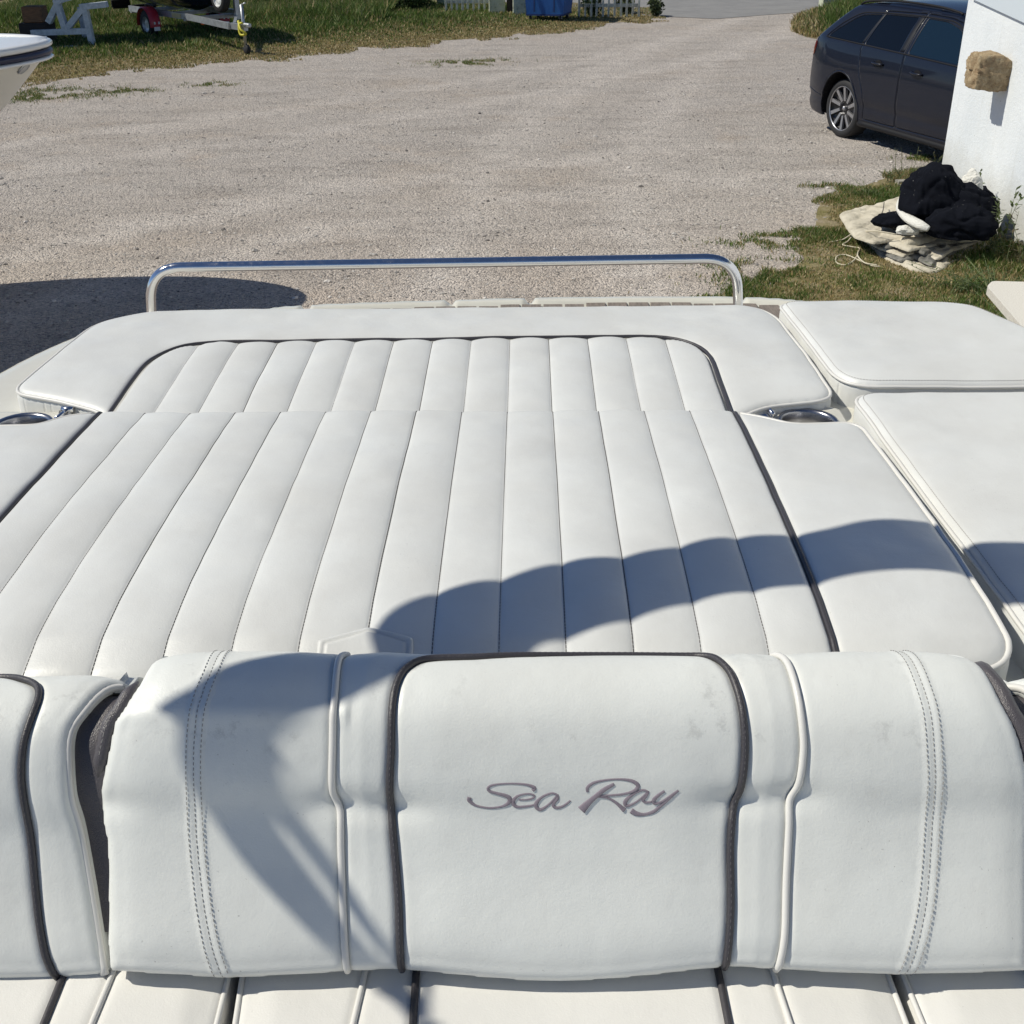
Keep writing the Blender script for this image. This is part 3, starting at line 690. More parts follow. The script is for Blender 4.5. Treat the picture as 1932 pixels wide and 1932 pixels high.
# right side piping of the main section: starts at the notch, runs down and along the front
m0 = mainP; a0 = resample(np.r_[m0, m0[:1]], .006)
s1 = a0[(a0[:, 0] > XS1+.012)]; k0 = np.argmax(np.linalg.norm(np.diff(s1, axis=0), axis=1)) if len(s1) > 1 else 0
def piping_piece(P, zf, poly, r, root, m, inset=.004, dz=.004):
    T = np.gradient(P, axis=0); nrm = np.c_[-T[:, 1], T[:, 0]]; nrm /= np.linalg.norm(nrm, axis=1)[:, None]+1e-9
    sg = np.sign(polysdf(poly, P+nrm*.004)); Q = P+nrm*sg[:, None]*inset
    return kid(tube('white_piping', np.c_[Q, zf(Q)+dz], r, m, root, 8))
if np.linalg.norm(np.diff(s1, axis=0), axis=1).max() > .05: s1 = np.r_[s1[k0+1:], s1[:k0+1]]
piping_piece(s1, mainz, mainP, .0042, sp1, M['pipe_white'])
s2 = a0[(a0[:, 0] < XS0-.012)]; dd = np.linalg.norm(np.diff(s2, axis=0), axis=1)
if dd.max() > .05: k0 = np.argmax(dd); s2 = np.r_[s2[k0+1:], s2[:k0+1]]
piping_piece(s2, mainz, mainP, .0042, sp1, M['pipe_white'])
# stitched pull tab on the front
def tabpt(x, y):
    lo, hi = 1.19, 1.6
    for _ in range(40):
        mid = (lo+hi)/2; 
        d = ray(x, y); X = CAM+d*(mid/d[1]); zz = mainz(np.array([[X[0], mid]]))[0]
        if X[2] > zz: lo = mid
        else: hi = mid
    return np.array([X[0], mid])
tb = [tabpt(*q) for q in [(599, 1222), (600, 1208), (650, 1196), (695, 1191), (735, 1193), (779, 1206), (780, 1222)]]
tbq = np.array(tb); tbP = fillet(np.r_[tbq, [[tbq[-1, 0], tbq[-1, 1]-.03], [tbq[0, 0], tbq[0, 1]-.03]]], .004, 3)
def tabz(P): return np.interp(P[:, 1], [1.19, 1.25, 1.30, 1.38, 1.5], [1.965, 2.004, 2.021, 2.029, 2.031])+.0022*sstep(polysdf(tbP, P)/.006)-.0032*np.exp(-((polysdf(tbP, P)-.0085)/.0016)**2)
tabo = kid(cushion('pull_tab', tbP, lambda P: tabz(P)-.0008, .0025, .0025, 1.98, M['vinyl'], sp1))
tl = resample(tbq, .004); tl2 = resample(tbq*[.985, 1]+[.985*0-.0015, -.009], .004)
for q_ in (tl+[0, -.003], tl+[0, -.0105]):
    mb = MB(); mb.add(*stitches_vf(np.c_[q_, tabz(q_)+.0004], (0, 0, 1), .0056, .0014, .0008)); o = mb.build('stitching', M['thread'], tabo); o.matrix_parent_inverse = tabo.matrix_parent_inverse.copy()

# aft section
ya = 2.835
farP = fillet([(XS0-.2, YH), (.668, 2.165), (.64, ya-.08), (.60, ya), (-.88, ya-.005), (-.98, ya-.08), (-1.045, 2.19)], [.03, .045, .05, .10, .10, .05, .045])
nl, nr = at(22, 752, 1.96)[:2], at(1578, 766, 1.96)[:2]
farP = fillet([tuple(nl), tuple(at(120, 766, 1.965)[:2]), tuple(at(188, 776, 1.975)[:2]), (XS0, YH), (XS1, YH), tuple(at(1392, 784, 1.975)[:2]), tuple(at(1450, 773, 1.965)[:2]), tuple(nr), (.615, 2.74), (.565, 2.842), (-.95, 2.815), (-1.045, 2.71)], [.04, .04, .02, .002, .002, .01, .03, .05, .07, .07, .09, .08])
qf = fillet([(XS0, 2.05), (XS1, 2.05), (XS1, 2.578), (XS0, 2.545)], [0, 0, .17, .17], 10)
def farz(P):
    x, y = P[:, 0], P[:, 1]; d = polysdf(farP, P); q = polysdf(qf, P)
    base = 1.972+.010*np.sin(math.pi*np.clip((y-2.15)/.7, 0, 1))
    kk = np.floor((x-XS0)/SW); st = .0082*puff(x)*(.95+.35*(noise2(np.c_[y*7, kk*3.7], 1.0, 6)-.5))*sstep(q/.012)*sstep((y-YH+.004)/.03); side = .011*(1-np.exp(-np.abs(q)/.03))*softd(farP, P, .03)
    h = np.where(q > 0, st, side)-.006*np.exp(-(q/.006)**2)
    return base+h+.004*(noise2(P, 6, 21)-.5)+.0016*(noise2(P, 20, 22)-.5)-edge_drop(d, .02)
sp2 = empty('sun_pad_cushion', (-.19, 2.5, ZD)); tag(sp2, 'white sun pad section at the stern, pleats framed by plain border and dark piping', 'cushion', 'sun pad cushions')
kid(cushion('pleated_cover', farP, farz, .0028, .007, 1.90, M['vinyl'], sp2))
q_ = resample(np.r_[qf[2:], ], .006)
pq = np.r_[[(XS1, YH+.004)], qf[(qf[:, 1] > 2.2)], [(XS0, YH+.004)]]; pq = resample(pq, .006)
kid(tube('dark_piping', on(farz, pq, .0095), .0042, M['pipe_dark'], sp2, 8))
for xx in seams:
    mb = MB(); yy = np.linspace(YH+.002, 2.575, 120); P = np.c_[np.full(120, xx), yy]; P = P[polysdf(qf, P) > .004]; mb.add(*stitches_vf(on(farz, P, .0012), (0, 0, 1), .0056, .0014, .0008)); kid(mb.build('stitching', M['thread'], sp2))
ring('white_piping', farP, farz, .0038, .003, .003, sp2, M['pipe_white'])
# filler cushions on the starboard side
def plainz(poly, z0, seed, r=.02, sl=0):
    return lambda P: z0+.011*softd(poly, P, .03)+.004*(noise2(P, 6, seed)-.5)+.0022*(noise2(P, 19, seed+1)-.5)-edge_drop(polysdf(poly, P), r)
fA = [at(1478, 578, 1.985)[:2], at(1588, 725, 1.985)[:2], at(1640, 737, 1.985)[:2], at(2010, 724, 1.985)[:2]]
f1P = fillet([(.655, 2.27), (1.24, 2.27), (1.22, 2.48), (1.10, 2.825), (.628, 2.83)], [.10, .05, .1, .10, .045])
f2P = fillet([(.70, 1.20), (1.27, 1.20), (1.255, 2.235), (.663, 2.235)], [.05, .05, .06, .06])
for nm, P0, zz, lab in (('a', f1P, 1.985, 'plain white cushion at the starboard quarter, farthest right toward the lawn'), ('b', f2P, 1.985, 'long plain white cushion along the right of the pleated sun pad')):
    rt_ = empty('deck_cushion', (P0[:, 0].mean(), P0[:, 1].mean(), ZD)); tag(rt_, lab, 'cushion', 'plain deck cushions')
    zf = plainz(P0, zz, 31 if nm == 'a' else 41); kid(cushion('cover', P0, zf, .006, .006, ZD-.03 if nm == 'x' else 1.90, M['vinyl'], rt_))
    ring('white_piping', P0, zf, .0038, .002, .002, rt_, M['pipe_white'])
    T = resample(np.r_[P0, P0[:1]], .005); Tn = np.gradient(T, axis=0); nr = np.c_[-Tn[:, 1], Tn[:, 0]]; nr /= np.linalg.norm(nr, axis=1)[:, None]+1e-9; sg = np.sign(polysdf(P0, T+nr*.004)); Q = T+nr*sg[:, None]*.014
    mb = MB(); mb.add(*stitches_vf(on(zf, Q, .0003), (0, 0, 1))); kid(mb.build('stitching', M['thread_light'], rt_))
# cup holders and hinges
for side, (cx, cy) in enumerate([at(1525, 795, 1.957)[:2], at(42, 803, 1.957)[:2]]):
    lip = 1.955
    sgn = 1 if side == 0 else -1
    P0 = fillet([(cx-.088, cy-.12), (cx+.078, cy-.12), (cx+.078, cy+.075), (cx-.088, cy+.075)], .02)
    sdf = lambda P, P0=P0, cx=cx, cy=cy: np.minimum(polysdf(P0, P), np.linalg.norm(P-[cx, cy], axis=1)-.0555)
    P, F = domain(sdf, (cx-.09, cy-.13, cx+.09, cy+.08), .005, .005); V = np.c_[P, np.full(len(P), lip)]; V, F = skirt(V, F, (0, 0, -.03)); kid(mk('cup_ledge', V, F, M['gel'], boat))
    V, F = lathe_vf([(.058, -.002), (.0605, .002), (.0585, .005), (.052, .004), (.0495, 0), (.048, -.02), (.046, -.09), (.0, -.092)], 56, 2, (cx, cy, lip+.001)); V2 = V
    ch = kid(mk('cup_holder', V2, F, M['steel_dull'], boat))
    V, F = lathe_vf([(.0595, .001), (.0615, .003), (.0590, .0068), (.0525, .0058), (.050, .001)], 56, 2, (cx, cy, lip+.001)); kid(mk('rim', V, F, M['steel'], ch))
    hx_, hy_ = (at(1447, 785, 1.95)[:2] if side == 0 else at(124, 793, 1.95)[:2])
    mb = MB(); mb.box((hx_, hy_, 1.955), (.028, .075, .008), rz=-.3*sgn, bev=.002); V, F = tube_vf(np.array([(hx_-.012, hy_+.02, 1.965), (hx_+.012, hy_+.02, 1.965)]), .007, 12); mb.add(V, F)
    V, F = tube_vf(np.array([(hx_, hy_+.02, 1.965), (hx_+.006*sgn, hy_-.03, 1.966)]), .005, 8); mb.add(V, F)
    kid(mb.build('hinge', M['steel'], boat, True))

# ------------------------------------------------------------------ bench backrests
prof0 = smoothpts([(1.155, 1.90), (1.19, 1.97), (1.195, 2.03), (1.168, 2.064), (1.128, 2.068), (1.086, 2.046), (1.052, 1.998), (1.03, 1.95), (1.0, 1.905), (.972, 1.87), (.944, 1.836), (.922, 1.803), (.914, 1.782), (.94, 1.765)], 10)
class Back:
    def __init__(s, dz=0.0, dy=0.0):
        s.p = prof0+[dy, dz]; s.a = np.r_[0, np.cumsum(np.linalg.norm(np.diff(s.p, axis=0), axis=1))]; s.L = s.a[-1]
        t = np.gradient(s.p, s.a, axis=0); s.n = np.c_[t[:, 1], -t[:, 0]]; s.n /= np.linalg.norm(s.n, axis=1)[:, None]
        # outward = away from the body: pointing to smaller y / larger z
        k = len(s.p)//2
        if s.n[k, 0] > 0: s.n = -s.n
        sc_ = proj(np.array([(0, y, z) for y, z in s.p])[0])[1]
        s.py = np.array([proj((0, y, z))[1] for y, z in s.p]); s.k0 = int(np.argmin(s.py))
    def pos(s, x, a, off=0.0):
        y = np.interp(a, s.a, s.p[:, 0]); z = np.interp(a, s.a, s.p[:, 1]); ny = np.interp(a, s.a, s.n[:, 0]); nz = np.interp(a, s.a, s.n[:, 1])
        return np.stack([x, y+ny*off, z+nz*off], -1)
    def uv(s, px, py):
        best = None; lo, hi = s.a[s.k0], s.L*.985
        def f(a):
            _, y, z = s.pos(0.0, a, .013); x = 0.0
            for _ in range(4):
                u, v = proj((x, y, z)); w = (np.array([x, y, z])-CAM)@fw; x += (px-u)*w/FPX
            return x, v
        if f(lo)[1] >= py: return np.array([f(lo)[0], lo])
        if f(hi)[1] <= py: return np.array([f(hi)[0], hi])
        for _ in range(34):
            m_ = (lo+hi)/2
            if f(m_)[1] < py: lo = m_
            else: hi = m_
        return np.array([f(lo)[0], lo])
    def line(s, pts, n=6): return resample(smoothpts([s.uv(*q) for q in pts], n), .006)
def soft(P, s_, seed): return np.array([mnoise.noise(Vector((p[0]*s_, p[1]*s_, seed))) for p in P])
def backrest(B, outline, seamsD, seamsW, stitch, label, disp=None, panel=None, mt=None, dirty=None):
    rt_ = empty('bench_backrest', (float(outline[:, 0].mean()), 1.05, 1.73)); tag(rt_, label, 'backrest', 'bench backrests')
    sdf = lambda P: polysdf(outline, P); bb = (*outline.min(0), *outline.max(0)); P, F = domain(sdf, bb, .0032, .0032)
    def full(P):
        d = sdf(P); off = .0125*softd(outline, P, .016)-edge_drop(d, .014); qm = np.full(len(P), 9.0)
        for l in seamsD+seamsW: qm = np.minimum(qm, linedist(l, P))
        if seamsD+seamsW: off += -.005*np.exp(-(qm/.006)**2)+.004*(1-np.exp(-(qm/.045)**2))
        for l in stitch:
            q = linedist(l, P); off += .0012*(1-sstep((q-.009)/.003))-.0012*np.exp(-(q/.0022)**2)
        if disp is not None: off += disp(P)
        return off+.0018*soft(P, 4, 51)+.0006*soft(P, 15, 52)
    off = full(P)
    V = B.pos(P[:, 0], P[:, 1], off); V, F = skirt(V, F, (0, .05, -.012)); V3 = kid(mk('cover', V, F, mt or M['vinyl_back'], rt_))
    offat = full
    for l in seamsD: kid(tube('dark_piping', B.pos(l[:, 0], l[:, 1], offat(l)+.0045), .0043, M['pipe_dark'], rt_, 10))
    for l in seamsW: kid(tube('white_piping', B.pos(l[:, 0], l[:, 1], offat(l)+.0045), .0042, M['pipe_white'], rt_, 10))
    if stitch:
        mb = MB()
        for l in stitch:
            T = np.gradient(l, axis=0); nr = np.c_[-T[:, 1], T[:, 0]]; nr /= np.linalg.norm(nr, axis=1)[:, None]+1e-9
            for o_ in (-.0085, .0, .0085):
                Q = l+nr*o_; Q3 = B.pos(Q[:, 0], Q[:, 1], offat(Q)+.0006); mb.add(*stitches_vf(Q3, (0, -.8, .6), .0034, .0026, .0005))
        kid(mb.build('stitching', M['thread_stitch'], rt_))
    mb = MB()
    for l in seamsD:
        Q3 = B.pos(l[:, 0], l[:, 1], offat(l)+.0083); mb.add(*stitches_vf(Q3, (0, -.8, .6), .003, .004, .0006))
    if seamsD: kid(mb.build('piping_thread', M['thread_pipe'], rt_))
    return rt_, offat
BC = Back()
leftC = [(281, 1239), (262, 1271), (236, 1312), (225, 1335), (208, 1361), (197, 1413), (184, 1477), (178, 1515), (187, 1567), (193, 1594), (195, 1695), (195, 1807), (199, 1842)]
rightC = [(1816, 1215), (1850, 1240), (1880, 1280), (1900, 1322), (1922, 1365), (1938, 1413), (1952, 1477), (1958, 1515), (1954, 1567), (1952, 1594), (1951, 1695), (1950, 1807), (1948, 1842)]
lu = np.array([BC.uv(*q) for q in leftC]); ru = np.array([BC.uv(*q) for q in rightC])
lu = smoothpts(lu, 4); ru = smoothpts(ru, 4)
aend = BC.L*.97
botC = [BC.uv(420, 1856), BC.uv(640, 1846), BC.uv(755, 1842), BC.uv(1060, 1862), BC.uv(1370, 1837), BC.uv(1475, 1841), BC.uv(1700, 1849)]
outC = np.concatenate([[[lu[0, 0]+.03, .0]], [[lu[0, 0]+.01, .08]], lu, smoothpts(np.array(botC), 4), ru[::-1], [[ru[0, 0]-.01, .08]], [[ru[0, 0]-.03, .0]]])
dk = BC.line([(755, 1840), (752, 1715), (747, 1640), (740, 1565), (735, 1515), (735, 1465), (737.5, 1415), (740, 1328), (750, 1283), (770, 1256), (810, 1241), (900, 1238), (966, 1236), (1120, 1233), (1286, 1230), (1336, 1236), (1371, 1258), (1388.5, 1293), (1401, 1343), (1406, 1415), (1398.5, 1490), (1386, 1525), (1378.5, 1590), (1379, 1715), (1372, 1835)])
wl = BC.line([(655, 1222), (640, 1242), (632, 1300), (627, 1400), (626, 1490), (633, 1515), (641, 1540), (643, 1620), (648, 1750), (652, 1840)]); wl = np.r_[[[wl[0, 0], wl[0, 1]-.05]], wl]
wr = BC.line([(1458.5, 1213), (1481, 1243), (1501, 1293), (1513.5, 1368), (1516, 1415), (1508.5, 1480), (1498, 1502), (1491, 1520), (1488.5, 1565), (1483.5, 1665), (1481, 1765), (1471, 1840)]); wr = np.r_[[[wr[0, 0], wr[0, 1]-.05]], wr]
sl = BC.line([(423, 1232), (401, 1268), (382, 1316), (369, 1387), (367, 1470), (371, 1564), (382, 1676), (397, 1770), (418, 1852)])
sr = BC.line([(1692, 1216), (1713, 1243), (1738, 1293), (1753, 1343), (1760, 1415), (1762, 1490), (1753, 1615), (1743, 1715), (1723, 1805), (1710, 1846)])
pinch = [BC.uv(637, 1520), BC.uv(1497, 1505), BC.uv(738, 1530), BC.uv(1390, 1515), BC.uv(182, 1520)]
def dispC(P):
    o_ = np.zeros(len(P))
    for c in pinch:
        q = (P-c)/[.035, .016]; o_ -= .006*np.exp(-(q**2).sum(1))
    a1 = BC.uv(900, 1520)[1]
    o_ -= .0014*np.exp(-((P[:, 1]-a1)/.02)**2)*(1-.6*sstep((linedist(dk, P))/.12))
    a2 = BC.uv(900, 1345)[1]; o_ += .003*np.exp(-((P[:, 1]-a2)/.012)**2)*(P[:, 0] < wl[5, 0]+.02)
    return o_
bc, offC = backrest(BC, outC, [dk], [wl, wr], [sl, sr], 'wide white middle bench backrest with embroidered script lettering inside dark piping', dispC)
# dark flange along the left edge of the middle backrest
fl_ = BC.line([(262, 1262), (254, 1275), (233, 1312), (222, 1335), (205, 1361), (193, 1413), (181, 1475)]); kid(tube('edge_trim', BC.pos(fl_[:, 0]-.005, fl_[:, 1], 0*fl_[:, 0]-.008), .010*np.clip(np.minimum(np.linspace(8, 0, len(fl_)), np.linspace(.2, 5, len(fl_))), .1, 1), M['vinyl_dark'], bc, 10))
fq = fl_[8:-3]; q3 = BC.pos(fq[:, 0]-.006, fq[:, 1], .0*fq[:, 0]+.0012); mb = MB(); mb.add(*stitches_vf(q3, (0, -.8, .6), .004, .003, .0007)); kid(mb.build('trim_thread', M['thread_light'], bc))
fr_ = BC.line([(1838, 1234), (1856, 1248), (1884, 1285), (1905, 1330), (1928, 1375), (1940, 1420), (1948, 1477)]); kid(tube('edge_trim', BC.pos(fr_[:, 0]+.006, fr_[:, 1], 0*fr_[:, 0]-.006), .011*np.clip(np.linspace(8, 0, len(fr_)), .1, 1), M['vinyl_dark'], bc, 10))
# embroidered lettering
LET = {
 'S': ([(152, 282), (150, 305), (190, 340), (250, 358), (320, 365), (390, 356), (440, 336), (462, 308), (455, 282), (420, 264), (360, 249), (310, 235), (294, 215), (310, 195), (360, 182), (440, 176), (520, 177), (590, 184), (640, 200), (652, 214), (636, 230)], [24, 26, 15, 12, 12, 13, 20, 26, 26, 22, 18, 18, 17, 14, 11, 10, 11, 14, 20, 22, 18]),
 'e': ([(532, 300), (590, 300), (640, 288), (650, 270), (620, 256), (570, 258), (520, 274), (490, 305), (492, 335), (520, 355), (575, 354), (640, 343), (685, 322)], [10, 10, 12, 13, 11, 11, 15, 22, 24, 18, 14, 12, 10]),
 'a': ([(834, 268), (795, 250), (745, 262), (700, 288), (668, 325), (668, 358), (698, 376), (745, 352), (790, 310), (828, 268), (828, 292), (804, 322), (800, 350), (828, 362), (872, 350), (905, 328), (930, 306)], [14, 12, 13, 16, 24, 24, 20, 14, 12, 13, 20, 20, 20, 17, 14, 13, 10]),
 'R': ([(1266, 180), (1190, 222), (1105, 290), (1055, 335), (1012, 380)], [18, 26, 30, 40, 52]),
 'b': ([(1062, 240), (1062, 205), (1110, 170), (1200, 150), (1300, 143), (1390, 152), (1442, 178), (1448, 205), (1415, 234), (1340, 256), (1240, 266), (1140, 272), (1212, 284), (1270, 315), (1310, 348), (1348, 384)], [16, 18, 16, 12, 12, 18, 24, 24, 18, 14, 13, 15, 14, 16, 22, 30]),
 'c': ([(1532, 240), (1490, 226), (1440, 242), (1392, 272), (1354, 312), (1358, 345), (1400, 338), (1455, 305), (1528, 240), (1512, 270), (1490, 300), (1510, 320), (1556, 316)], [12, 14, 14, 18, 24, 22, 14, 12, 12, 18, 20, 16, 13]),
 'y': ([(1655, 234), (1612, 262), (1574, 300), (1582, 328), (1630, 318), (1695, 275), (1762, 230)], [14, 18, 24, 20, 14, 14, 14]),
 'z': ([(1762, 230), (1690, 292), (1620, 352), (1570, 393), (1500, 414), (1440, 408), (1398, 384)], [12, 17, 19, 20, 18, 28, 34])}
mb = MB()
for k, (pts, wds) in LET.items():
    Q = np.array([BC.uv((900+a/3.864)*.9434, (1520+b/3.864)*.9434) for a, b in pts]); w = np.array(wds, float)*.5/3.864*.9434*1.42/FPX*1.3
    Z = smoothpts(np.c_[Q, w], 6); P3 = BC.pos(Z[:, 0], Z[:, 1], offC(Z[:, :2])+.0002)
    V, F = tube_vf(P3, Z[:, 2], 10, flat=((0, -.8, .6), .3)); mb.add(V, F)
kid(mb.build('embroidered_lettering', M['embroid'], bc, True))
# port backrest (left) and starboard backrest (right, just in the corner)
BL = Back(-.031, .0)
eL = [(240, 1268), (210, 1279), (161, 1327), (131, 1376), (126, 1451), (131, 1515), (144, 1560), (161, 1639), (180, 1751), (196, 1846)]
le = smoothpts(np.array([BL.uv(*q) for q in eL]), 4); xo = -.98
outL = np.concatenate([[[le[0, 0]+.01, .0]], le, [[BL.uv(100, 1856)[0], BL.uv(100, 1856)[1]]], [[xo, BL.uv(0, 1858)[1]]], [[xo, 0.0]]])
dl = BL.line([(-90, 1273), (0, 1273), (45, 1279), (69, 1292), (71, 1316), (56, 1357), (43, 1402), (39, 1470), (52, 1556), (67, 1695), (82, 1800), (98, 1850)])
el = le.copy(); el[:, 0] -= .004
bl, _ = backrest(BL, outL, [dl], [], [], 'white port bench backrest at the left edge, partly cut off, with curved dark piping')
kid(tube('white_piping', BL.pos(el[:, 0], el[:, 1], np.zeros(len(el))-.002), .005, M['pipe_white'], bl, 10))
BR = Back(-.031, .0)
reP = le.copy(); cx0 = .5*(lu[:, 0].mean()+ru[:, 0].mean()); reP[:, 0] = 2*cx0-reP[:, 0]+.005; outR = np.concatenate([[[reP[0, 0]-.01, 0.0]], reP, [[1.2, reP[-1, 1]]], [[1.2, 0.0]]])
br, _ = backrest(BR, outR, [], [], [], 'white starboard bench backrest showing only its corner at the right edge')
kid(tube('white_piping', BR.pos(reP[:, 0]+.004, reP[:, 1], np.zeros(len(reP))-.002), .005, M['pipe_white'], br, 10))
# charcoal gusset panels in the gaps (parts of the boat's bench)
for (a, b, nm) in ((le[0, 0]-.16, lu[:, 0].min()+.12, 0), (ru[:, 0].max()-.12, reP[0, 0]+.16, 1)):
    xs = np.linspace(a, b, 14); as_ = np.linspace(.10, BC.L*.80, 60); X, A = np.meshgrid(xs, as_)
    V = Back(-.028, 0).pos(X.ravel(), A.ravel(), -.014-.0*X.ravel()); i = np.arange(59)[:, None]; j = np.arange(13)[None]
    F = np.stack([i*14+j, i*14+j+1, (i+1)*14+j+1, (i+1)*14+j], -1).reshape(-1, 4); kid(mk('gusset', V, F, M['vinyl_dark'], boat))

# ------------------------------------------------------------------ seat cushions in front of the backrests
ZS = 1.784
def sx(px, py): return at(px, py, ZS)[:2]
def seat(outer, dark, white, label):
    P0 = fillet(outer, .012, 4); rt_ = empty('seat_cushion', (P0[:, 0].mean(), P0[:, 1].mean(), ZS-.1)); tag(rt_, label, 'seat cushion', 'bench seat cushions')
    def zf(P):
        z = ZS+.006*sstep(polysdf(P0, P)/.05)-edge_drop(polysdf(P0, P), .012)+.002*(noise2(P, 9, 3)-.5)
        for l in dark+white: z -= .004*np.exp(-(linedist(l, P)/.006)**2)
        return z
    kid(cushion('cover', P0, zf, .005, .006, ZS-.1, M['vinyl_seat'], rt_))
    for l in dark: l = resample(l, .006); kid(tube('dark_piping', on(zf, l, .003), .0045, M['pipe_dark'], rt_, 8))
    for l in white: l = resample(l, .006); kid(tube('white_piping', on(zf, l, .003), .0036, M['pipe_white'], rt_, 8))
    for xe in (P0[:, 0].min(), P0[:, 0].max()): pass
    ring('edge_piping', P0, zf, .0036, .003, .002, rt_, M['pipe_white'])
    return rt_
def ext(p, q, t=6.0): p, q = np.array(p), np.array(q); return p+(q-p)*t
yb = 1.02
def ln(a, b, t=9):
    A, B = sx(*a), sx(*b); d = (B-A)/(B[1]-A[1]); return np.array([A+d*(yb-A[1]), A+d*(.45-A[1])])
gL = ln((432, 1855), (413, 1932)); gL2 = ln((450, 1855), (438, 1932)); gR = ln((1685, 1850), (1716, 1932)); gR2 = ln((1704, 1850), (1737, 1932))
clampy = lambda l: l
seat([(-1.05, yb), tuple(gL[0]), tuple(gL[1]), (-1.05, .45)], [ln((115, 1860), (86, 1932))], [ln((207, 1860), (177, 1932))], 'cream seat cushion at the bottom left, left of the dark gap')
seat([tuple(gL2[0]), tuple(gR[0]), tuple(gR[1]), tuple(gL2[1])], [ln((785, 1846), (780, 1932)), ln((1356, 1846), (1373, 1932))], [ln((688, 1846), (668, 1932)), ln((1458, 1840), (1488, 1932))], 'cream middle seat cushion below the lettered backrest')
seat([tuple(gR2[0]), (1.1, yb), (1.1, .45), tuple(gR2[1])], [], [], 'cream seat cushion at the bottom right corner')

# ------------------------------------------------------------------ unseen shadow caster overhead, guessed as a folded bimini, shaped back from its shadow
def surf(px, py):
    """first cushion / backrest point seen through a pixel (for placing the canopy)"""
    if py > 1236 and px < 1480 or py > 1222 and 430 < px < 1480:
        u = BC.uv(px, py); return BC.pos(u[0], u[1], .015)
    return at(px, py, 2.02)
can = empty('shadow_caster', (-1.22, -1.2, 1.9)); tag(can, 'unseen caster overhead, guessed as a folded bimini, shaped to throw the curved shadow across the cushions', 'shadow_caster')
HC = 3.12
def up_to(p, h=HC): p = np.asarray(p); return p+S*((h-p[2])/S[2])
uppr = [(2050, 1002), (1932, 998), (1770, 990), (1650, 993), (1530, 1018), (1400, 1020), (1300, 1037), (1175, 1063), (1060, 1070), (945, 1104), (820, 1122), (695, 1188), (610, 1226), (480, 1242), (400, 1288), (345, 1322)]
lowr = [(2050, 1118), (1932, 1112), (1800, 1086), (1700, 1088), (1600, 1100), (1480, 1120), (1400, 1128), (1320, 1142), (1200, 1172), (1080, 1202), (970, 1222), (830, 1240), (700, 1300), (600, 1345), (540, 1385), (505, 1430)]
A = np.array([up_to(surf(*q)) for q in uppr]); B_ = np.array([up_to(surf(*q)) for q in lowr])
A = smoothpts(resample(A, .08), 3); B_ = smoothpts(resample(B_, .08), 3); n = 60
A = np.stack([np.interp(np.linspace(0, 1, n), np.linspace(0, 1, len(A)), A[:, k]) for k in range(3)], 1); B_ = np.stack([np.interp(np.linspace(0, 1, n), np.linspace(0, 1, len(B_)), B_[:, k]) for k in range(3)], 1)
tip = up_to(surf(310, 1352))
def slab_vf(A, B_, th):
    n = len(A); rows = []
    for a, b in zip(A, B_):
        c = (a+b)/2; r = (b-a)/2; rows.append([c+r*math.cos(t)+np.array([0, 0, th*math.sin(t)]) for t in np.arange(12)*2*math.pi/12])
    V = np.array(rows).reshape(-1, 3); i = np.arange(n-1)[:, None]; j = np.arange(12)[None]
    return V, [np.stack([i*12+j, i*12+(j+1) % 12, (i+1)*12+(j+1) % 12, (i+1)*12+j], -1).reshape(-1, 4), np.arange(12)[None], (np.arange(12)+(n-1)*12)[None]]
V, F = slab_vf(A, B_, .012); kid(mk('caster_sleeve', V, F, M['navycanvas'], can))
lo_l = [(306, 1351), (345, 1368), (372, 1388), (384, 1440), (420, 1540), (480, 1635), (550, 1715), (630, 1800), (690, 1842)]
hi_l = [(400, 1290), (480, 1330), (528, 1392), (511, 1432), (538, 1515), (595, 1590), (655, 1675), (715, 1765), (765, 1838)]
A = smoothpts(np.array([up_to(surf(*q)) for q in lo_l]), 4); B_ = smoothpts(np.array([up_to(surf(*q)) for q in hi_l]), 4)
k1 = 12; V, F = slab_vf(A[:k1+1], B_[:k1+1], .012); kid(mk('caster_flap', V, F, M['navycanvas'], can))
mb = MB()
for t, w in ((.28, .31), (.90, .125)):
    P = A*(1-t)+B_*t; r = np.linalg.norm(B_-A, axis=1)*w
    P = P[k1-2:]; r = r[k1-2:]; P = np.r_[P, [P[-1]+(P[-1]-P[-2])*10]]; r = np.r_[r, r[-1]]; mb.add(*tube_vf(P, r*np.linspace(1, .8, len(r)), 10))
e1 = P[-1]; e2 = np.array([-1.22, -1.2, 3.1]); mb.add(*tube_vf(smoothpts([e1, (e1+e2)/2, e2, (-1.24, -1.2, 2.6), (-1.22, -1.2, 1.92)], 5), .014, 10))
kid(mb.build('caster_frame', M['steel'], can, True))

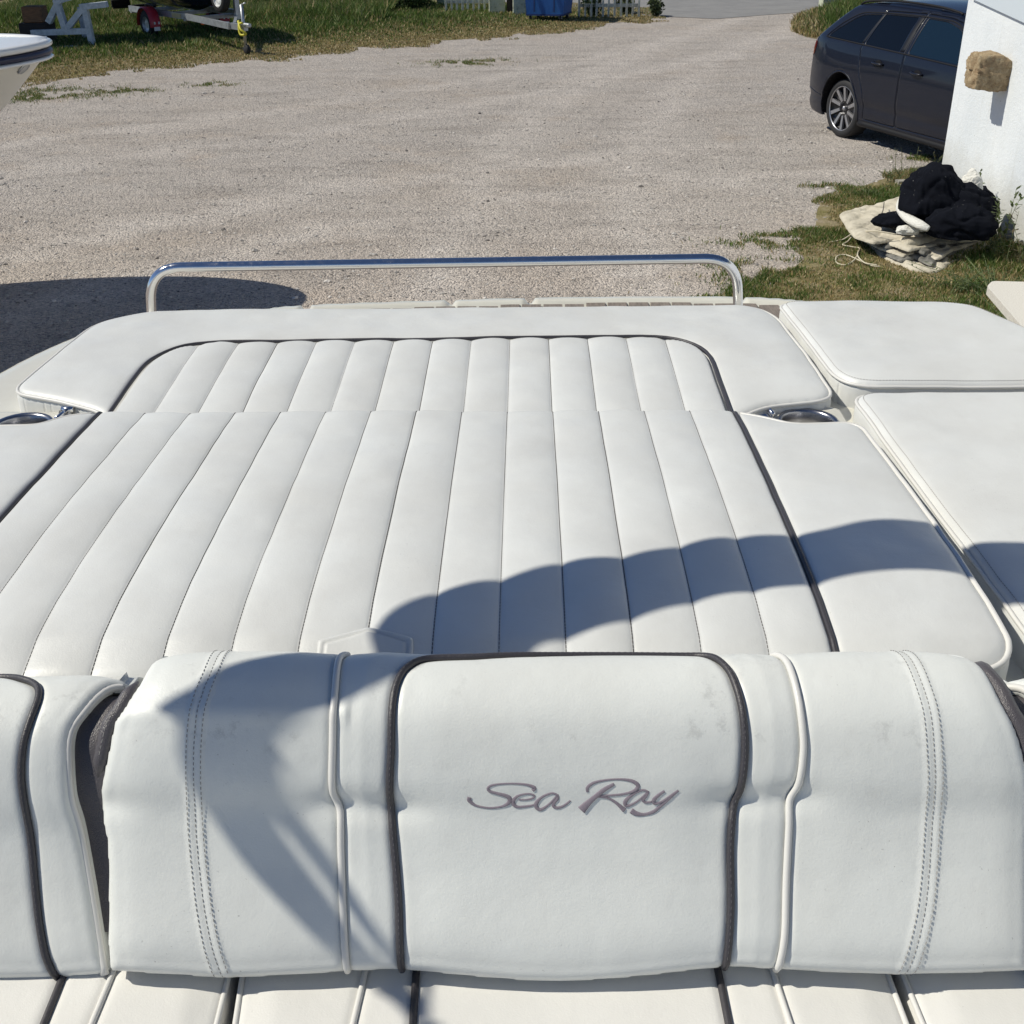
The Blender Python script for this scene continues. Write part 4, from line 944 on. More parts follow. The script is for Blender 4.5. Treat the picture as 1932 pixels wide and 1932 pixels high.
# ------------------------------------------------------------------ white building with its stone
bld = empty('building', (WX+2, 6, 0)); tag(bld, 'white roughcast building with a projecting rough stone, right of the yard', 'building')
def wallgrid():
    P = []; mb = MB(); mb.box((WX+2.2, (WY-6)/2, 2.4), (4.4, WY+6, 4.8)); return mb
kid(wallgrid().build('wall', M['wallp'], bld)); mb = MB(); mb.box((WX+2.2, (WY-6)/2, 4.86), (4.7, WY+6.3, .12)); kid(mb.build('roof_slab', M['block'], bld))
pa, pb = atx(1838, -3, WX), atx(1932, 40, WX); dz_ = (pb[2]-pa[2])/(pb[1]-pa[1]); y1 = pb[1]-2.5
V = []
for xo in (WX-.03, WX+.01):
    V += [(xo, pa[1], pa[2]), (xo, y1, pb[2]+dz_*(y1-pb[1])), (xo, y1, 3.4), (xo, pa[1], 3.4)]
kid(mk('wall_panel', V, [np.array([(0, 1, 2, 3), (7, 6, 5, 4), (0, 4, 5, 1), (1, 5, 6, 2), (2, 6, 7, 3), (3, 7, 4, 0)])], M['panelgrey'], bld, False))
def stone():
    c = atx(1897, 118, WX); t_ = atx(1880, 125, WX)
    # rough block sticking out of the wall
    n = 20; u = np.linspace(-1, 1, n); V = []; F = []
    faces = []
    def face(fn):
        U, W_ = np.meshgrid(u, u); P = fn(U.ravel(), W_.ravel()); b = sum(len(v) for v in V); V.append(P)
        i = np.arange(n-1)[:, None]; j = np.arange(n-1)[None]; F.append(np.stack([i*n+j, i*n+j+1, (i+1)*n+j+1, (i+1)*n+j], -1).reshape(-1, 4)+b)
    face(lambda a, b: np.c_[-1+0*a, a, b]); face(lambda a, b: np.c_[a, -1+0*a, b]); face(lambda a, b: np.c_[a, 1+0*a, b]); face(lambda a, b: np.c_[a, b, 1+0*a]); face(lambda a, b: np.c_[a, b, -1+0*a])
    P = np.concatenate(V); Q = P.copy()
    ln_ = np.linalg.norm(P, axis=1); Q = P*(1-.16*np.clip(ln_-1.15, 0, 1)[:, None]*1.2)
    Q[:, 2] += np.where(P[:, 2] > 0, -.5*sstep((P[:, 0]-.0)/.9)*P[:, 2]*.7, .12*(1-P[:, 0])*.5)
    nz = vnoise(P+5, 1.6, 5); nz2 = vnoise(P+15, 6, 4)
    Q = Q*(1+.10*nz[:, None]+.05*nz2[:, None]); Q = Q*[.185, .17, .165]
    Q[:, 0] += WX-.12; Q[:, 1] += c[1]; Q[:, 2] += c[2]-.075
    o = kid(mk('projecting_stone', Q, F, M['stone'], bld)); return c
cst = stone()

# ------------------------------------------------------------------ stone table corner at the right
tb_ = empty('stone_table', (3.6, 6.9, 0)); tag(tb_, 'speckled pale stone table top at the right edge, standing in the grass', 'table')
zt_ = .62
tp_ = [at(1862, 540, zt_)[:2], at(1872, 530, zt_)[:2], at(1990, 533, zt_)[:2], at(2080, 600, zt_)[:2], at(2030, 700, zt_)[:2], at(1935, 624, zt_)[:2]]
P = fillet(tp_, .03, 4); n = len(P); V = np.r_[np.c_[P, np.full(n, zt_)], np.c_[P, np.full(n, zt_-.05)]]; i = np.arange(n)
kid(mk('table_top', V, [i[None], (i[::-1]+n)[None], np.stack([i, (i+1) % n, (i+1) % n+n, i+n], 1)[:, ::-1]], M['slab'], tb_, False))
mb = MB(); c = P.mean(0); mb.box((c[0]+.08, c[1]+.05, zt_/2-.03), (.35, .3, zt_-.06), bev=.02); kid(mb.build('table_base', M['block'], tb_))

# ------------------------------------------------------------------ heap of canvas and black cloth by the wall
def blob(name, pts_px, z0, h, m, root, seed, amp=.03, res=.02, zbase=None, fall=.12, ns=7, drop=True):
    """cloth lying over something: footprint traced on the ground plane, puffed up with folds"""
    P0 = smoothpts(np.array([at(x, y, z0)[:2] for x, y in pts_px]), 5, True); sdf = lambda P: polysdf(P0, P)
    P, F = domain(sdf, (*P0.min(0), *P0.max(0)), res, res); d = np.clip(sdf(P), 0, 9)
    f = np.sqrt(np.clip(d/fall, 0, 1)*(2-np.clip(d/fall, 0, 1)))
    w = np.array([mnoise.fractal(Vector((p[0]*ns, p[1]*ns, seed)), 1.0, 2.0, 4) for p in P]); rd = np.abs(np.array([mnoise.noise(Vector((p[0]*ns*.9+seed, p[1]*ns*.9, seed+3))) for p in P]))
    z = z0+h(P)*f+(amp*w-amp*1.2*np.clip(.18-rd, 0, .18)/.18)*np.clip(d/.05, 0, 1)
    V = np.c_[P, z]
    if drop: V, F = skirt(V, F, lambda q: np.c_[(q[:, :2].mean(0)-q[:, :2])*.04, -q[:, 2]+(zbase if zbase is not None else .0)])
    return kid(mk(name, V, F, m, root))
tarp = empty('canvas_tarp', tuple(at(1700, 470)[:2])+(0,)); tag(tarp, 'folded soiled beige canvas tarpaulin lying in the grass under the black cloth', 'tarpaulin')
def plate(px, z, th, m, seed, rag=.02, name='canvas_fold'):
    P0 = resample(fillet(np.array([at(x, y, z)[:2] for x, y in px]), .02, 3), .03)
    w = np.array([mnoise.fractal(Vector((p[0]*3.2, p[1]*3.2, seed)), 1, 2, 3) for p in P0]); w2 = np.array([mnoise.fractal(Vector((p[0]*3.2, p[1]*3.2, seed+9)), 1, 2, 3) for p in P0]); P0 = P0+np.c_[w, w2]*rag
    sdf = lambda P: polysdf(P0, P); P, F = domain(sdf, (*P0.min(0), *P0.max(0)), .016, .016); d = np.clip(sdf(P), 0, 1)
    ang_ = seed*1.7; u = P[:, 0]*math.cos(ang_)+P[:, 1]*math.sin(ang_); v = -P[:, 0]*math.sin(ang_)+P[:, 1]*math.cos(ang_)
    cr_n = np.array([mnoise.noise(Vector((a*2.0, b*5.5, seed))) for a, b in zip(u, v)]); cr2 = np.array([mnoise.noise(Vector((a*6, b*3, seed+4))) for a, b in zip(u, v)])
    zz = z-edge_drop(d, th*.45)+.022*(1-np.abs(cr_n)*3.2).clip(0, 1)*np.clip(d/.06, 0, 1)+.012*cr2*np.clip(d/.03, 0, 1)-.012*(1-np.abs(cr2)*5).clip(0, 1)
    V = np.c_[P, zz]; V, F = skirt(V, F, lambda q: np.c_[q[:, :2]*0, (z-th)-q[:, 2]]); return kid(mk(name, V, F, m, tarp))
plate([(1640, 462), (1620, 420), (1840, 400), (1862, 470), (1800, 492), (1762, 512), (1722, 506), (1690, 494), (1662, 480)], .03, .03, M['canvas'], 1, .02)
plate([(1640, 455), (1700, 400), (1845, 405), (1866, 462), (1790, 478), (1756, 498), (1728, 484), (1700, 492), (1664, 472)], .06, .022, M['canvas_dark'], 2, .025)
plate([(1630, 452), (1610, 410), (1830, 390), (1850, 452), (1800, 470), (1768, 486), (1730, 474), (1704, 480), (1656, 464)], .09, .024, M['canvas'], 3, .02)
plate([(1640, 450), (1700, 400), (1840, 395), (1848, 452), (1790, 462), (1740, 476), (1712, 462), (1668, 466)], .115, .02, M['canvas_dark'], 4, .025)
plate([(1634, 446), (1690, 420), (1840, 420), (1852, 450), (1770, 458), (1716, 472), (1676, 458)], .135, .018, M['canvas'], 6, .02)
plate([(1612, 444), (1583, 402), (1668, 378), (1752, 360), (1848, 402), (1840, 440), (1770, 446), (1712, 462), (1690, 450), (1650, 456)], .165, .028, M['canvas'], 5, .015, 'folded_canvas')
cloth = empty('black_cloth', tuple(at(1780, 430)[:2])+(.2,)); tag(cloth, 'crumpled black cloth bundle with white patches heaped on the canvas by the wall', 'cloth')
def heap(name, c, r, seed, m, root, amp=.16, sq=1, n=60, ns=1.1, crease=.07):
    th = np.linspace(0, math.pi, n); ph = np.linspace(0, 2*math.pi, 2*n, endpoint=False); T, Ph = np.meshgrid(th, ph, indexing='ij')
    D = np.stack([np.sin(T)*np.cos(Ph), np.sin(T)*np.sin(Ph), np.cos(T)], -1).reshape(-1, 3)
    w = vnoise(D+seed, ns, 2)+.12*vnoise(D*[1, 1, 3]+seed+3, 2.6, 2); rd = np.abs(np.array([mnoise.noise(Vector(d*1.5+Vector((seed*3, 0, 0)))) for d in map(Vector, D)]))
    rg = np.array([1-abs(mnoise.noise(Vector((d[0]*2.2+seed, d[1]*2.2, d[2]*.9+d[0]))))*2.6 for d in D]).clip(0, 1)**2
    V = D*(1+amp*w[:, None]+.05*rg[:, None]-crease*np.clip(.16-rd, 0, 1)[:, None]/.16)*r; V[:, 2] = np.where(V[:, 2] < -.35*r[2], -.35*r[2]+(V[:, 2]+.35*r[2])*.15, V[:, 2]); V = V+c
    m_ = 2*n; i = np.arange(n-1)[:, None]; j = np.arange(m_)[None]; F = np.stack([i*m_+j, (i+1)*m_+j, (i+1)*m_+(j+1) % m_, i*m_+(j+1) % m_], -1).reshape(-1, 4)
    return kid(mk(name, V, F, m, root))
def gp(x, y, z): return at(x, y, z)
heap('black_fold', gp(1795, 400, .36), np.array([.33, .29, .24]), 2.1, M['blackcloth'], cloth, .22)
heap('black_fold', gp(1758, 372, .48), np.array([.25, .28, .29]), 7.7, M['blackcloth'], cloth, .2)
heap('black_fold', gp(1812, 425, .30), np.array([.30, .26, .20]), 4.2, M['blackcloth'], cloth, .2)
heap('black_fold', gp(1695, 418, .25), np.array([.23, .15, .085]), 9.3, M['blackcloth'], cloth, .2)
heap('black_fold', gp(1845, 400, .27), np.array([.16, .2, .2]), 14.3, M['blackcloth'], cloth, .25)
heap('white_patch', gp(1832, 355, .50), np.array([.10, .10, .14]), 12.2, M['whitecloth'], cloth, .2)
P = smoothpts([gp(1703, 372, .42), gp(1700, 392, .36), gp(1712, 410, .34), gp(1735, 424, .33), gp(1752, 432, .31)], 6)
kid(tube('white_band', P, np.interp(np.linspace(0, 1, len(P)), [0, .3, .7, 1], [.03, .05, .055, .03]), M['whitecloth'], cloth, 12, flat=((0, -.5, .86), .6)))
heap('white_patch', gp(1712, 436, .24), np.array([.10, .07, .05]), 5.5, M['whitecloth'], cloth, .2)
heap('white_patch', gp(1740, 430, .26), np.array([.06, .06, .05]), 6.5, M['whitecloth'], cloth, .2)
rope = empty('rope', tuple(at(1610, 480)[:2])+(0,)); tag(rope, 'thin pale rope trailing in loops off the canvas onto the grass', 'rope')
R1 = [gp(1565, 457, .02), gp(1590, 452, .03), gp(1612, 440, .12), gp(1650, 436, .22), (gp(1690, 442, .22))]
R2 = [gp(1612, 440, .1), gp(1600, 455, .04), gp(1590, 462, .02), gp(1610, 466, .02), gp(1622, 470, .02), gp(1612, 490, .015), gp(1595, 500, .015), gp(1578, 495, .015), gp(1580, 483, .015), gp(1600, 482, .015), gp(1640, 500, .02), gp(1660, 503, .02)]
R3 = [gp(1622, 470, .02), gp(1618, 482, .03), gp(1632, 496, .03), gp(1655, 500, .03)]
mb = MB()
for q in (R1, R2, R3): mb.add(*tube_vf(smoothpts(q, 6), .0065, 6))
kid(mb.build('rope_strand', M['rope'], rope, True))
kid(tube('dark_cord', smoothpts([gp(1668, 382, .24), gp(1665, 400, .23), gp(1655, 415, .23), gp(1660, 424, .23), gp(1700, 432, .22)], 6), .005, M['rope_dark'], rope, 6))
mb = MB(); c1_, c2_ = gp(1692, 345, .05), gp(1752, 343, .05); beam(mb, c1_, c2_, .10, .05); beam(mb, gp(1694, 352, .03), gp(1750, 350, .03), .05, .04)
o = mb.build('wooden_board', M['greywood']); tag(o, 'weathered grey wooden board lying in the grass behind the cloth heap', 'board')

# ------------------------------------------------------------------ weeds
def weed(c, h, n, spread, label, col=(.10, .13, .05), leafy=1.0, flowers=False, name='weed', group='weeds along the building wall'):
    rt_ = empty(name, tuple(c)); tag(rt_, label, 'weed', group); sm = MB(); LV = []; LC = []
    for k in range(n):
        b = np.array(c)+[RNG.normal(0, spread*.35), RNG.normal(0, spread*.35), 0]; hh = h*RNG.uniform(.55, 1.05); d = RNG.normal(0, spread, 2)
        P = smoothpts([b, b+[d[0]*.3, d[1]*.3, hh*.5], b+[d[0], d[1], hh]], 4); sm.add(*tube_vf(P, np.linspace(.004, .0015, len(P)), 5))
        for t in np.linspace(.12, 1, int(26*leafy)):
            p = np.array([np.interp(t, np.linspace(0, 1, len(P)), P[:, q]) for q in range(3)]); LV.append(p); LC.append(t)
    kid(sm.build('stem', M['stem'], rt_, True)); LV = np.array(LV); m_ = len(LV)
    a = RNG.uniform(0, 6.28, m_); e = RNG.uniform(-.2, .9, m_); ln_ = h*.11*RNG.uniform(.5, 1.3, m_); dr = np.c_[np.cos(a)*np.cos(e), np.sin(a)*np.cos(e), np.sin(e)]
    sd = np.cross(dr, [0, 0, 1.0]); sd /= np.linalg.norm(sd, axis=1)[:, None]; w = (ln_*.2)[:, None]
    V = np.stack([LV, LV+dr*ln_[:, None]*.5+sd*w, LV+dr*ln_[:, None], LV+dr*ln_[:, None]*.5-sd*w], 1).reshape(-1, 3); F = np.arange(m_*4).reshape(-1, 4)
    c4 = np.array(col)*RNG.uniform(.6, 1.5, (m_, 1)); kid(mk('leaves', V, F, M['leaf'], rt_, False, np.repeat(c4, 4, 0)))
M['stem'] = mat('green_stem', (.14, .17, .07), .7)
weed(gp(1872, 492, 0), .62, 7, .09, 'tall grey green weed against the wall just right of the cloth heap')
weed(gp(1845, 400, .2), .42, 3, .05, 'thin upright weed behind the black cloth in front of the wall', leafy=.8)
weed(gp(1925, 512, 0), .5, 6, .12, 'twiggy brownish weed at the right edge below the wall', col=(.12, .10, .06), leafy=.6)
weed(gp(1765, 318, 0), .3, 3, .10, 'dry stalks sprouting from the gravel near the building corner', col=(.16, .15, .08), leafy=.4)
weed(gp(1700, 335, 0), .42, 3, .12, 'wispy dry weed standing behind the wooden board', col=(.18, .17, .1), leafy=.3)
weed(gp(1690, 345, 0), .16, 16, .12, 'bushy green weed left of the wooden board', col=(.06, .10, .03), leafy=.9)
weed(gp(1640, 372, 0), .15, 18, .16, 'low bushy green weed above the canvas corner', col=(.06, .10, .03), leafy=.8)
weed(gp(1870, 560, 0), .26, 26, .2, 'dense dark green weed clump beside the stone table corner', col=(.045, .085, .025), leafy=.9)
weed(gp(1815, 552, 0), .2, 20, .2, 'leafy dark green weed clump left of the stone table', col=(.045, .085, .025), leafy=.9)
weed(gp(1905, 640, 0), .3, 24, .18, 'green weed clump under the stone table edge', col=(.05, .09, .03), leafy=.8)

# ------------------------------------------------------------------ parked estate car
def car():
    HD = np.array([.36, -.933]); HD /= np.linalg.norm(HD); LFT = np.array([-HD[1], HD[0]])
    rw = at(1578, 259, 0)[:2]; k = 1.035; org = rw+LFT*(.90*k)
    rt_ = empty('parked_car', (org[0], org[1], 0), math.atan2(HD[1], HD[0])); rt_.scale = (k, k, k)
    tag(rt_, 'dark blue estate car parked half behind the white building', 'car')
    pre = set(bpy.data.objects)
    # local: x forward from rear axle, y left, z up. visible side is y<0
    sil = smoothpts([(-1.02, .42), (-1.05, .62), (-1.02, .80), (-.985, .97), (-.80, 1.17), (-.58, 1.37), (-.48, 1.415), (0, 1.462), (.7, 1.478), (1.4, 1.462), (1.9, 1.41), (2.35, 1.23), (2.85, 1.02), (3.3, .96), (3.65, .86), (3.8, .66), (3.82, .42)], 5)
    bot = np.array([(3.75, .25), (3.3, .2), (.45, .20), (-.45, .22), (-.85, .24), (-.98, .30)])
    S0 = np.r_[sil, bot]; WR = .345; AR = .39; wc = [(0, .345), (2.94, .345)]
    def belt(x): return 1.02-.028*(x)  # window line falls toward the front
    def hw(x, z):
        w = .935-.10*np.clip((-x-.35)/.7, 0, 1)**2-.16*np.clip((x-2.9)/.95, 0, 1)**2
        zb = belt(x)
        lo = -.055*np.clip((.62-z)/.42, 0, 1)**1.6-.012*np.exp(-((z-.44)/.05)**2)
        sh = -.035*np.clip((z-.74)/(zb-.74), 0, 1)**1.5
        gl = -np.clip(z-zb, 0, 1)*.50-.055*np.clip((z-zb)/.45, 0, 1)**3
        fend = .018*np.exp(-((x)**2+(z-.5)**2)/.24)*(z < zb)
        return w+lo+sh+gl+fend
    topd = lambda P: linedist(sil, P)
    def sidey(P):
        d = topd(P); r = .09; return hw(P[:, 0], P[:, 1])-(edge_drop(d, r)*.9)
    doors = [('door', fillet([(.43, .30), (.47, .62), (.30, .80), (-.02, .92), (-.30, 1.0), (-.12, 1.345), (.2, 1.385), (1.08, 1.41), (1.10, .92), (1.10, .3)][::1], [.03, .1, .1, .02, .05, .06, .1, .01, .01, .03], 4)),
             ('door', fillet([(1.12, .3), (1.12, 1.41), (1.5, 1.40), (1.85, 1.345), (2.22, 1.10), (2.30, .94), (2.36, .3)], [.03, .01, .05, .1, .03, .03, .05], 4))]
    doors[0] = ('door', fillet([(.50, .30), (.50, .55), (.34, .78), (.30, .98), (.30, 1.385), (1.08, 1.41), (1.10, .92), (1.10, .3)], [.03, .12, .06, .0, .02, .01, .01, .03], 4))
    wins = [('window', fillet([(-.50, 1.05), (.27, 1.035), (.27, 1.345), (-.18, 1.315)], [.05, .015, .02, .12], 6), M['carglass'], None),
            ('window', fillet([(.33, 1.033), (.99, 1.016), (.99, 1.365), (.33, 1.352)], [.015, .01, .01, .015], 5), M['carglass'], 0),
            ('window', fillet([(1.16, 1.008), (2.13, .985), (2.05, 1.10), (1.78, 1.30), (1.5, 1.358), (1.16, 1.366)], [.015, .02, .05, .1, .05, .015], 6), M['carglass_light'], 1)]
    def arch(P): return np.minimum.reduce([np.linalg.norm(P-c, axis=1)-AR for c in wc])
    def flip(V, sgn): W_ = V.copy(); W_[:, 1] *= sgn; return W_
    for sgn in (-1, 1):
        def body(P):
            d = np.minimum(polysdf(S0, P), arch(P))
            for _, q in doors: d = np.minimum(d, -(polysdf(q, P)+.004))
            for _, q, _, dr in wins:
                if dr is None: d = np.minimum(d, -(polysdf(q, P)+.003))
            return d
        P, F = domain(body, (*S0.min(0), *S0.max(0)), .02, .02); V = np.c_[P[:, 0], sidey(P), P[:, 1]]; V, F = skirt(V, F, lambda q: np.c_[q[:, 0]*0, np.where(topd(q[:, [0, 2]]) < .003, 0, -.04), q[:, 0]*0])
        if sgn < 0: F = F[:, ::-1]
        mk('body_side', flip(V, sgn), F, M['paint'], rt_)
        if True:
            dobj = []
            for di, (nm, q) in enumerate(doors):
                def dsd(P, q=q, di=di):
                    d = np.minimum(polysdf(q, P), arch(P)-.004)
                    for w_ in wins:
                        if w_[3] == di: d = np.minimum(d, -(polysdf(w_[1], P)+.002))
                    return d
                P, F = domain(dsd, (*q.min(0), *q.max(0)), .015, .015); V = np.c_[P[:, 0], sidey(P)+.001, P[:, 1]]; V, F = skirt(V, F, (0, -.03, 0))
                if sgn < 0: F = F[:, ::-1]
                do = mk('door', flip(V, sgn), F, M['paint'], rt_); dobj.append(do)
                hx_, hz_ = ((.62, .865) if di == 0 else (1.52-.1, .845)); hx_ = .58 if di == 0 else 1.30
                hy = hw(np.array([hx_]), np.array([hz_]))[0]
                t = np.linspace(0, 1, 12); Pm = np.c_[hx_+t*.20, (hy+.004+.034*np.sin(math.pi*t)**.4), hz_-.004*t]; V, F2 = tube_vf(flip(Pm, sgn), .013, 8, flat=((0, 0, 1), .8)); mk('door_handle', V, F2, M['paint'], do)
                V, F2 = lathe_vf([(0, .0), (.055, .0)], 20, 1, (0, 0, 0)); V = V*[1.2, 1, .62]; V += [hx_+.11, hy+.0035, hz_-.004]; mk('handle_recess', flip(V, sgn), F2, M['black'], do)
            for nm, q, m_, dr in wins:
                P, F = domain(lambda P: polysdf(q, P), (*q.min(0), *q.max(0)), .02, .02); V = np.c_[P[:, 0], sidey(P)-.004, P[:, 1]]
                if sgn < 0: F = F[:, ::-1]
                wo = mk('window', flip(V, sgn), F, m_, rt_ if dr is None else dobj[dr])
            # bright strip and black surround
            for (pts, m_, r) in (([(.27, 1.036), (.305, 1.38)], M['pillar'], .022), ([(1.035, 1.015), (1.05, 1.39)], M['pillar'], .042), ([(1.125, 1.00), (1.13, 1.385)], M['chrome'], .006)):
                q = resample(np.array(pts), .03); V, F2 = tube_vf(flip(np.c_[q[:, 0], sidey(q)+.0, q[:, 1]], sgn), r, 8, flat=((0, 1, 0), .12)); mk('window_pillar', V, F2, m_, rt_)
            q = resample(np.array([(-.56, 1.045), (.3, 1.022), (1.1, 1.0), (2.2, .965)]), .05); V, F2 = tube_vf(flip(np.c_[q[:, 0], sidey(q)+.003, q[:, 1]], sgn), .008, 6); mk('window_trim', V, F2, M['black'], rt_)
            q = smoothpts([(-.56, 1.045), (-.46, 1.16), (-.22, 1.325), (.1, 1.36), (.7, 1.378), (1.3, 1.38), (1.7, 1.345), (2.15, 1.1)], 6); V, F2 = tube_vf(flip(np.c_[q[:, 0], sidey(q)+.001, q[:, 1]], sgn), .008, 6); mk('window_trim', V, F2, M['black'], rt_)
            q = smoothpts([(-.50, 1.405), (-.38, 1.448), (0, 1.482), (.6, 1.502), (1.2, 1.495), (1.55, 1.465), (1.62, 1.445)], 6); V, F2 = tube_vf(flip(np.c_[q[:, 0], np.full(len(q), .605), q[:, 1]], sgn), .013, 8); mk('roof_rail', V, F2, M['black'], rt_)
            # tail lamp
            ql = fillet([(-1.03, .80), (-.86, .84), (-.80, .93), (-.86, 1.03), (-.97, 1.0)], .03, 4); sd_ = lambda P: np.minimum(polysdf(ql, P), polysdf(S0, P)); P, F = domain(sd_, (*ql.min(0), *ql.max(0)), .012, .012); V = np.c_[P[:, 0], sidey(P)+.006, P[:, 1]]
            if sgn < 0: F = F[:, ::-1]
            mk('tail_light', flip(V, sgn), F, M['tail_red'], rt_)
            # bumper lip crease, sill
            q = smoothpts([(-1.0, .50), (-.9, .50), (-.6, .47), (-.42, .46)], 5); V, F2 = tube_vf(flip(np.c_[q[:, 0], sidey(q)+.001, q[:, 1]], sgn), .006, 6); mk('bumper_crease', V, F2, M['paint'], rt_)
            q = resample(np.array([(.42, .24), (2.52, .22)]), .1); V, F2 = tube_vf(flip(np.c_[q[:, 0], hw(q[:, 0], q[:, 1])-.004, q[:, 1]], sgn), .035, 10); mk('sill', V, F2, M['black'], rt_)
            # wheel arch liner and lips
            for cxy in wc:
                th = np.linspace(-.35, math.pi+.35, 40); q = np.c_[cxy[0]+AR*np.cos(th), cxy[1]+AR*np.sin(th)]; q = q[q[:, 1] > .22]
                V, F2 = tube_vf(flip(np.c_[q[:, 0], hw(q[:, 0], q[:, 1])-.002, q[:, 1]], sgn), .010, 6); mk('arch_lip', V, F2, M['paint'], rt_)
                W1 = np.r_[np.c_[q[:, 0], hw(q[:, 0], q[:, 1])-.004, q[:, 1]], np.c_[q[:, 0], hw(q[:, 0], q[:, 1])*0+.52, q[:, 1]]]; m_ = len(q); i = np.arange(m_-1)
                mk('arch_liner', flip(W1, sgn), np.stack([i, i+1, i+1+m_, i+m_], 1), M['black'], rt_)
    # centre strip following the outline
    yy = sidey(sil); n = 17; t = np.linspace(-1, 1, n); cen = sil.mean(0)*0+[1.2, .6]; dirs = sil-[1.2, .75]; dirs /= np.linalg.norm(dirs, axis=1)[:, None]
    bow = (1-t**2)
    end = np.clip(np.maximum((-sil[:, 0]-.3)/.6, (sil[:, 0]-2.6)/.8), 0, 1)
    V = np.stack([sil[:, 0][:, None]+dirs[:, 0][:, None]*bow*(.02+.09*end[:, None]), yy[:, None]*t[None], sil[:, 1][:, None]+dirs[:, 1][:, None]*bow*.03], -1).reshape(-1, 3)
    m_ = len(sil); i = np.arange(m_-1)[:, None]; j = np.arange(n-1)[None]; F = np.stack([i*n+j, i*n+j+1, (i+1)*n+j+1, (i+1)*n+j], -1).reshape(-1, 4)
    mk('roof', V, F, M['paint'], rt_)
    def strip(name, a, b, m_, ins=.1, out=.006):
        k_ = (sil[:, 0] >= min(a[0], b[0])) & (sil[:, 0] <= max(a[0], b[0])) & (sil[:, 1] >= min(a[1], b[1])) & (sil[:, 1] <= max(a[1], b[1])); id_ = np.where(k_)[0]
        VV = V.reshape(len(sil), n, 3)[id_][:, 2:-2]+np.stack([dirs[id_][:, 0], dirs[id_][:, 0]*0, dirs[id_][:, 1]], -1)[:, None]*out; mm = VV.shape[1]; i = np.arange(len(id_)-1)[:, None]; j = np.arange(mm-1)[None]
        mk(name, VV.reshape(-1, 3), np.stack([i*mm+j, i*mm+j+1, (i+1)*mm+j+1, (i+1)*mm+j], -1).reshape(-1, 4), m_, rt_)
    strip('rear_window', (-.97, 1.0), (-.55, 1.38), M['carglass']); strip('windscreen', (1.95, 1.38), (2.8, 1.04), M['carglass'])
    mb = MB(); mb.box((1.35, 0, .26), (4.6, 1.5, .1)); mb.box((1.47, 0, .55), (2.1, 1.6, .5)); mb.build('underbody', M['black'], rt_)
    # wheels
    for cx in (0, 2.94):
        for sgn in (-1, 1):
            we = MB(); yc = .90-.02
            V, F = lathe_vf([(.262, .11), (.276, .118), (.30, .118), (.33, .108), (.345, .085), (.348, .0), (.345, -.085), (.33, -.108), (.276, -.118), (.262, -.11), (.258, 0), (.262, .11)], 72, 1)
            V = V*[1, 1, 1]; V[:, 1] = V[:, 1]*1.0+(yc-.118); V[:, 0] += cx; V[:, 2] += .345
            wh = mk('wheel', flip(V, sgn), F, M['rubber'], rt_); cxz = np.array([cx, 0, .345])
            mb = MB(); V, F = lathe_vf([(.0, .045), (.06, .05), (.2, .05), (.252, .06), (.267, .105), (.26, .112), (.252, .10)], 60, 1); V[:, 1] += yc-.118; mb.add(flip(V+[cx, 0, .345], sgn), F); mb.build('rim', M['rimblack'], wh, True)
            mb = MB()
            for q in range(10):
                a = q*2*math.pi/10+.18*sgn; e = np.array([math.cos(a), 0, math.sin(a)]); tng = np.array([-e[2], 0, e[0]])*sgn
                off = .028
                pts = [e*.085+tng*.0, e*.085+tng*.034, e*.25+tng*(.048), e*.25+tng*(.004)]
                f0 = [p+[0, yc-.118+.082 if np.linalg.norm(p) < .15 else yc-.118+.10, 0]+np.array([cx, 0, .345]) for p in pts]; b0 = [p-[0, .03, 0] for p in f0]
                mb.add(flip(np.array(f0+b0), sgn), [np.array([(0, 1, 2, 3), (7, 6, 5, 4), (0, 4, 5, 1), (1, 5, 6, 2), (2, 6, 7, 3), (3, 7, 4, 0)])])
            mb.build('spokes', M['rimgrey'], wh)
            V, F = lathe_vf([(.253, .104), (.26, .114), (.267, .108)], 60, 1); V[:, 1] += yc-.118; mk('rim_edge', flip(V+[cx, 0, .345], sgn), F, M['rimgrey'], wh)
            V, F = lathe_vf([(0, .092), (.022, .09), (.028, .08), (.03, .05)], 24, 1); V[:, 1] += yc-.118; mk('hub_cap', flip(V+[cx, 0, .345], sgn), F, M['rimgrey'], wh)
    # shorter tail and a taller waist than the base outline
    wheelset = [o for o in rt_.children if o.name.startswith('wheel')]; skip = set(wheelset)|{c for w in wheelset for c in w.children}
    for o in list(rt_.children)+[c for d in rt_.children for c in d.children]:
        if o in skip: continue
        me = o.data; V = np.empty(len(me.vertices)*3); me.vertices.foreach_get('co', V); V = V.reshape(-1, 3)
        V[:, 0] = np.where(V[:, 0] < -.40, -.40+(V[:, 0]+.40)*.66, V[:, 0]); V[:, 0] += .24*np.clip((V[:, 2]-.98)/.40, 0, 1)*np.clip((.8-V[:, 0])/1.2, 0, 1); V[:, 2] += .10*np.clip((V[:, 2]-.55)/.35, 0, 1)*(1-np.exp(-((V[:, 0])**2)/.16)*(V[:, 2] < .75)*.0)
        me.vertices.foreach_set('co', V.ravel()); me.update()
car()

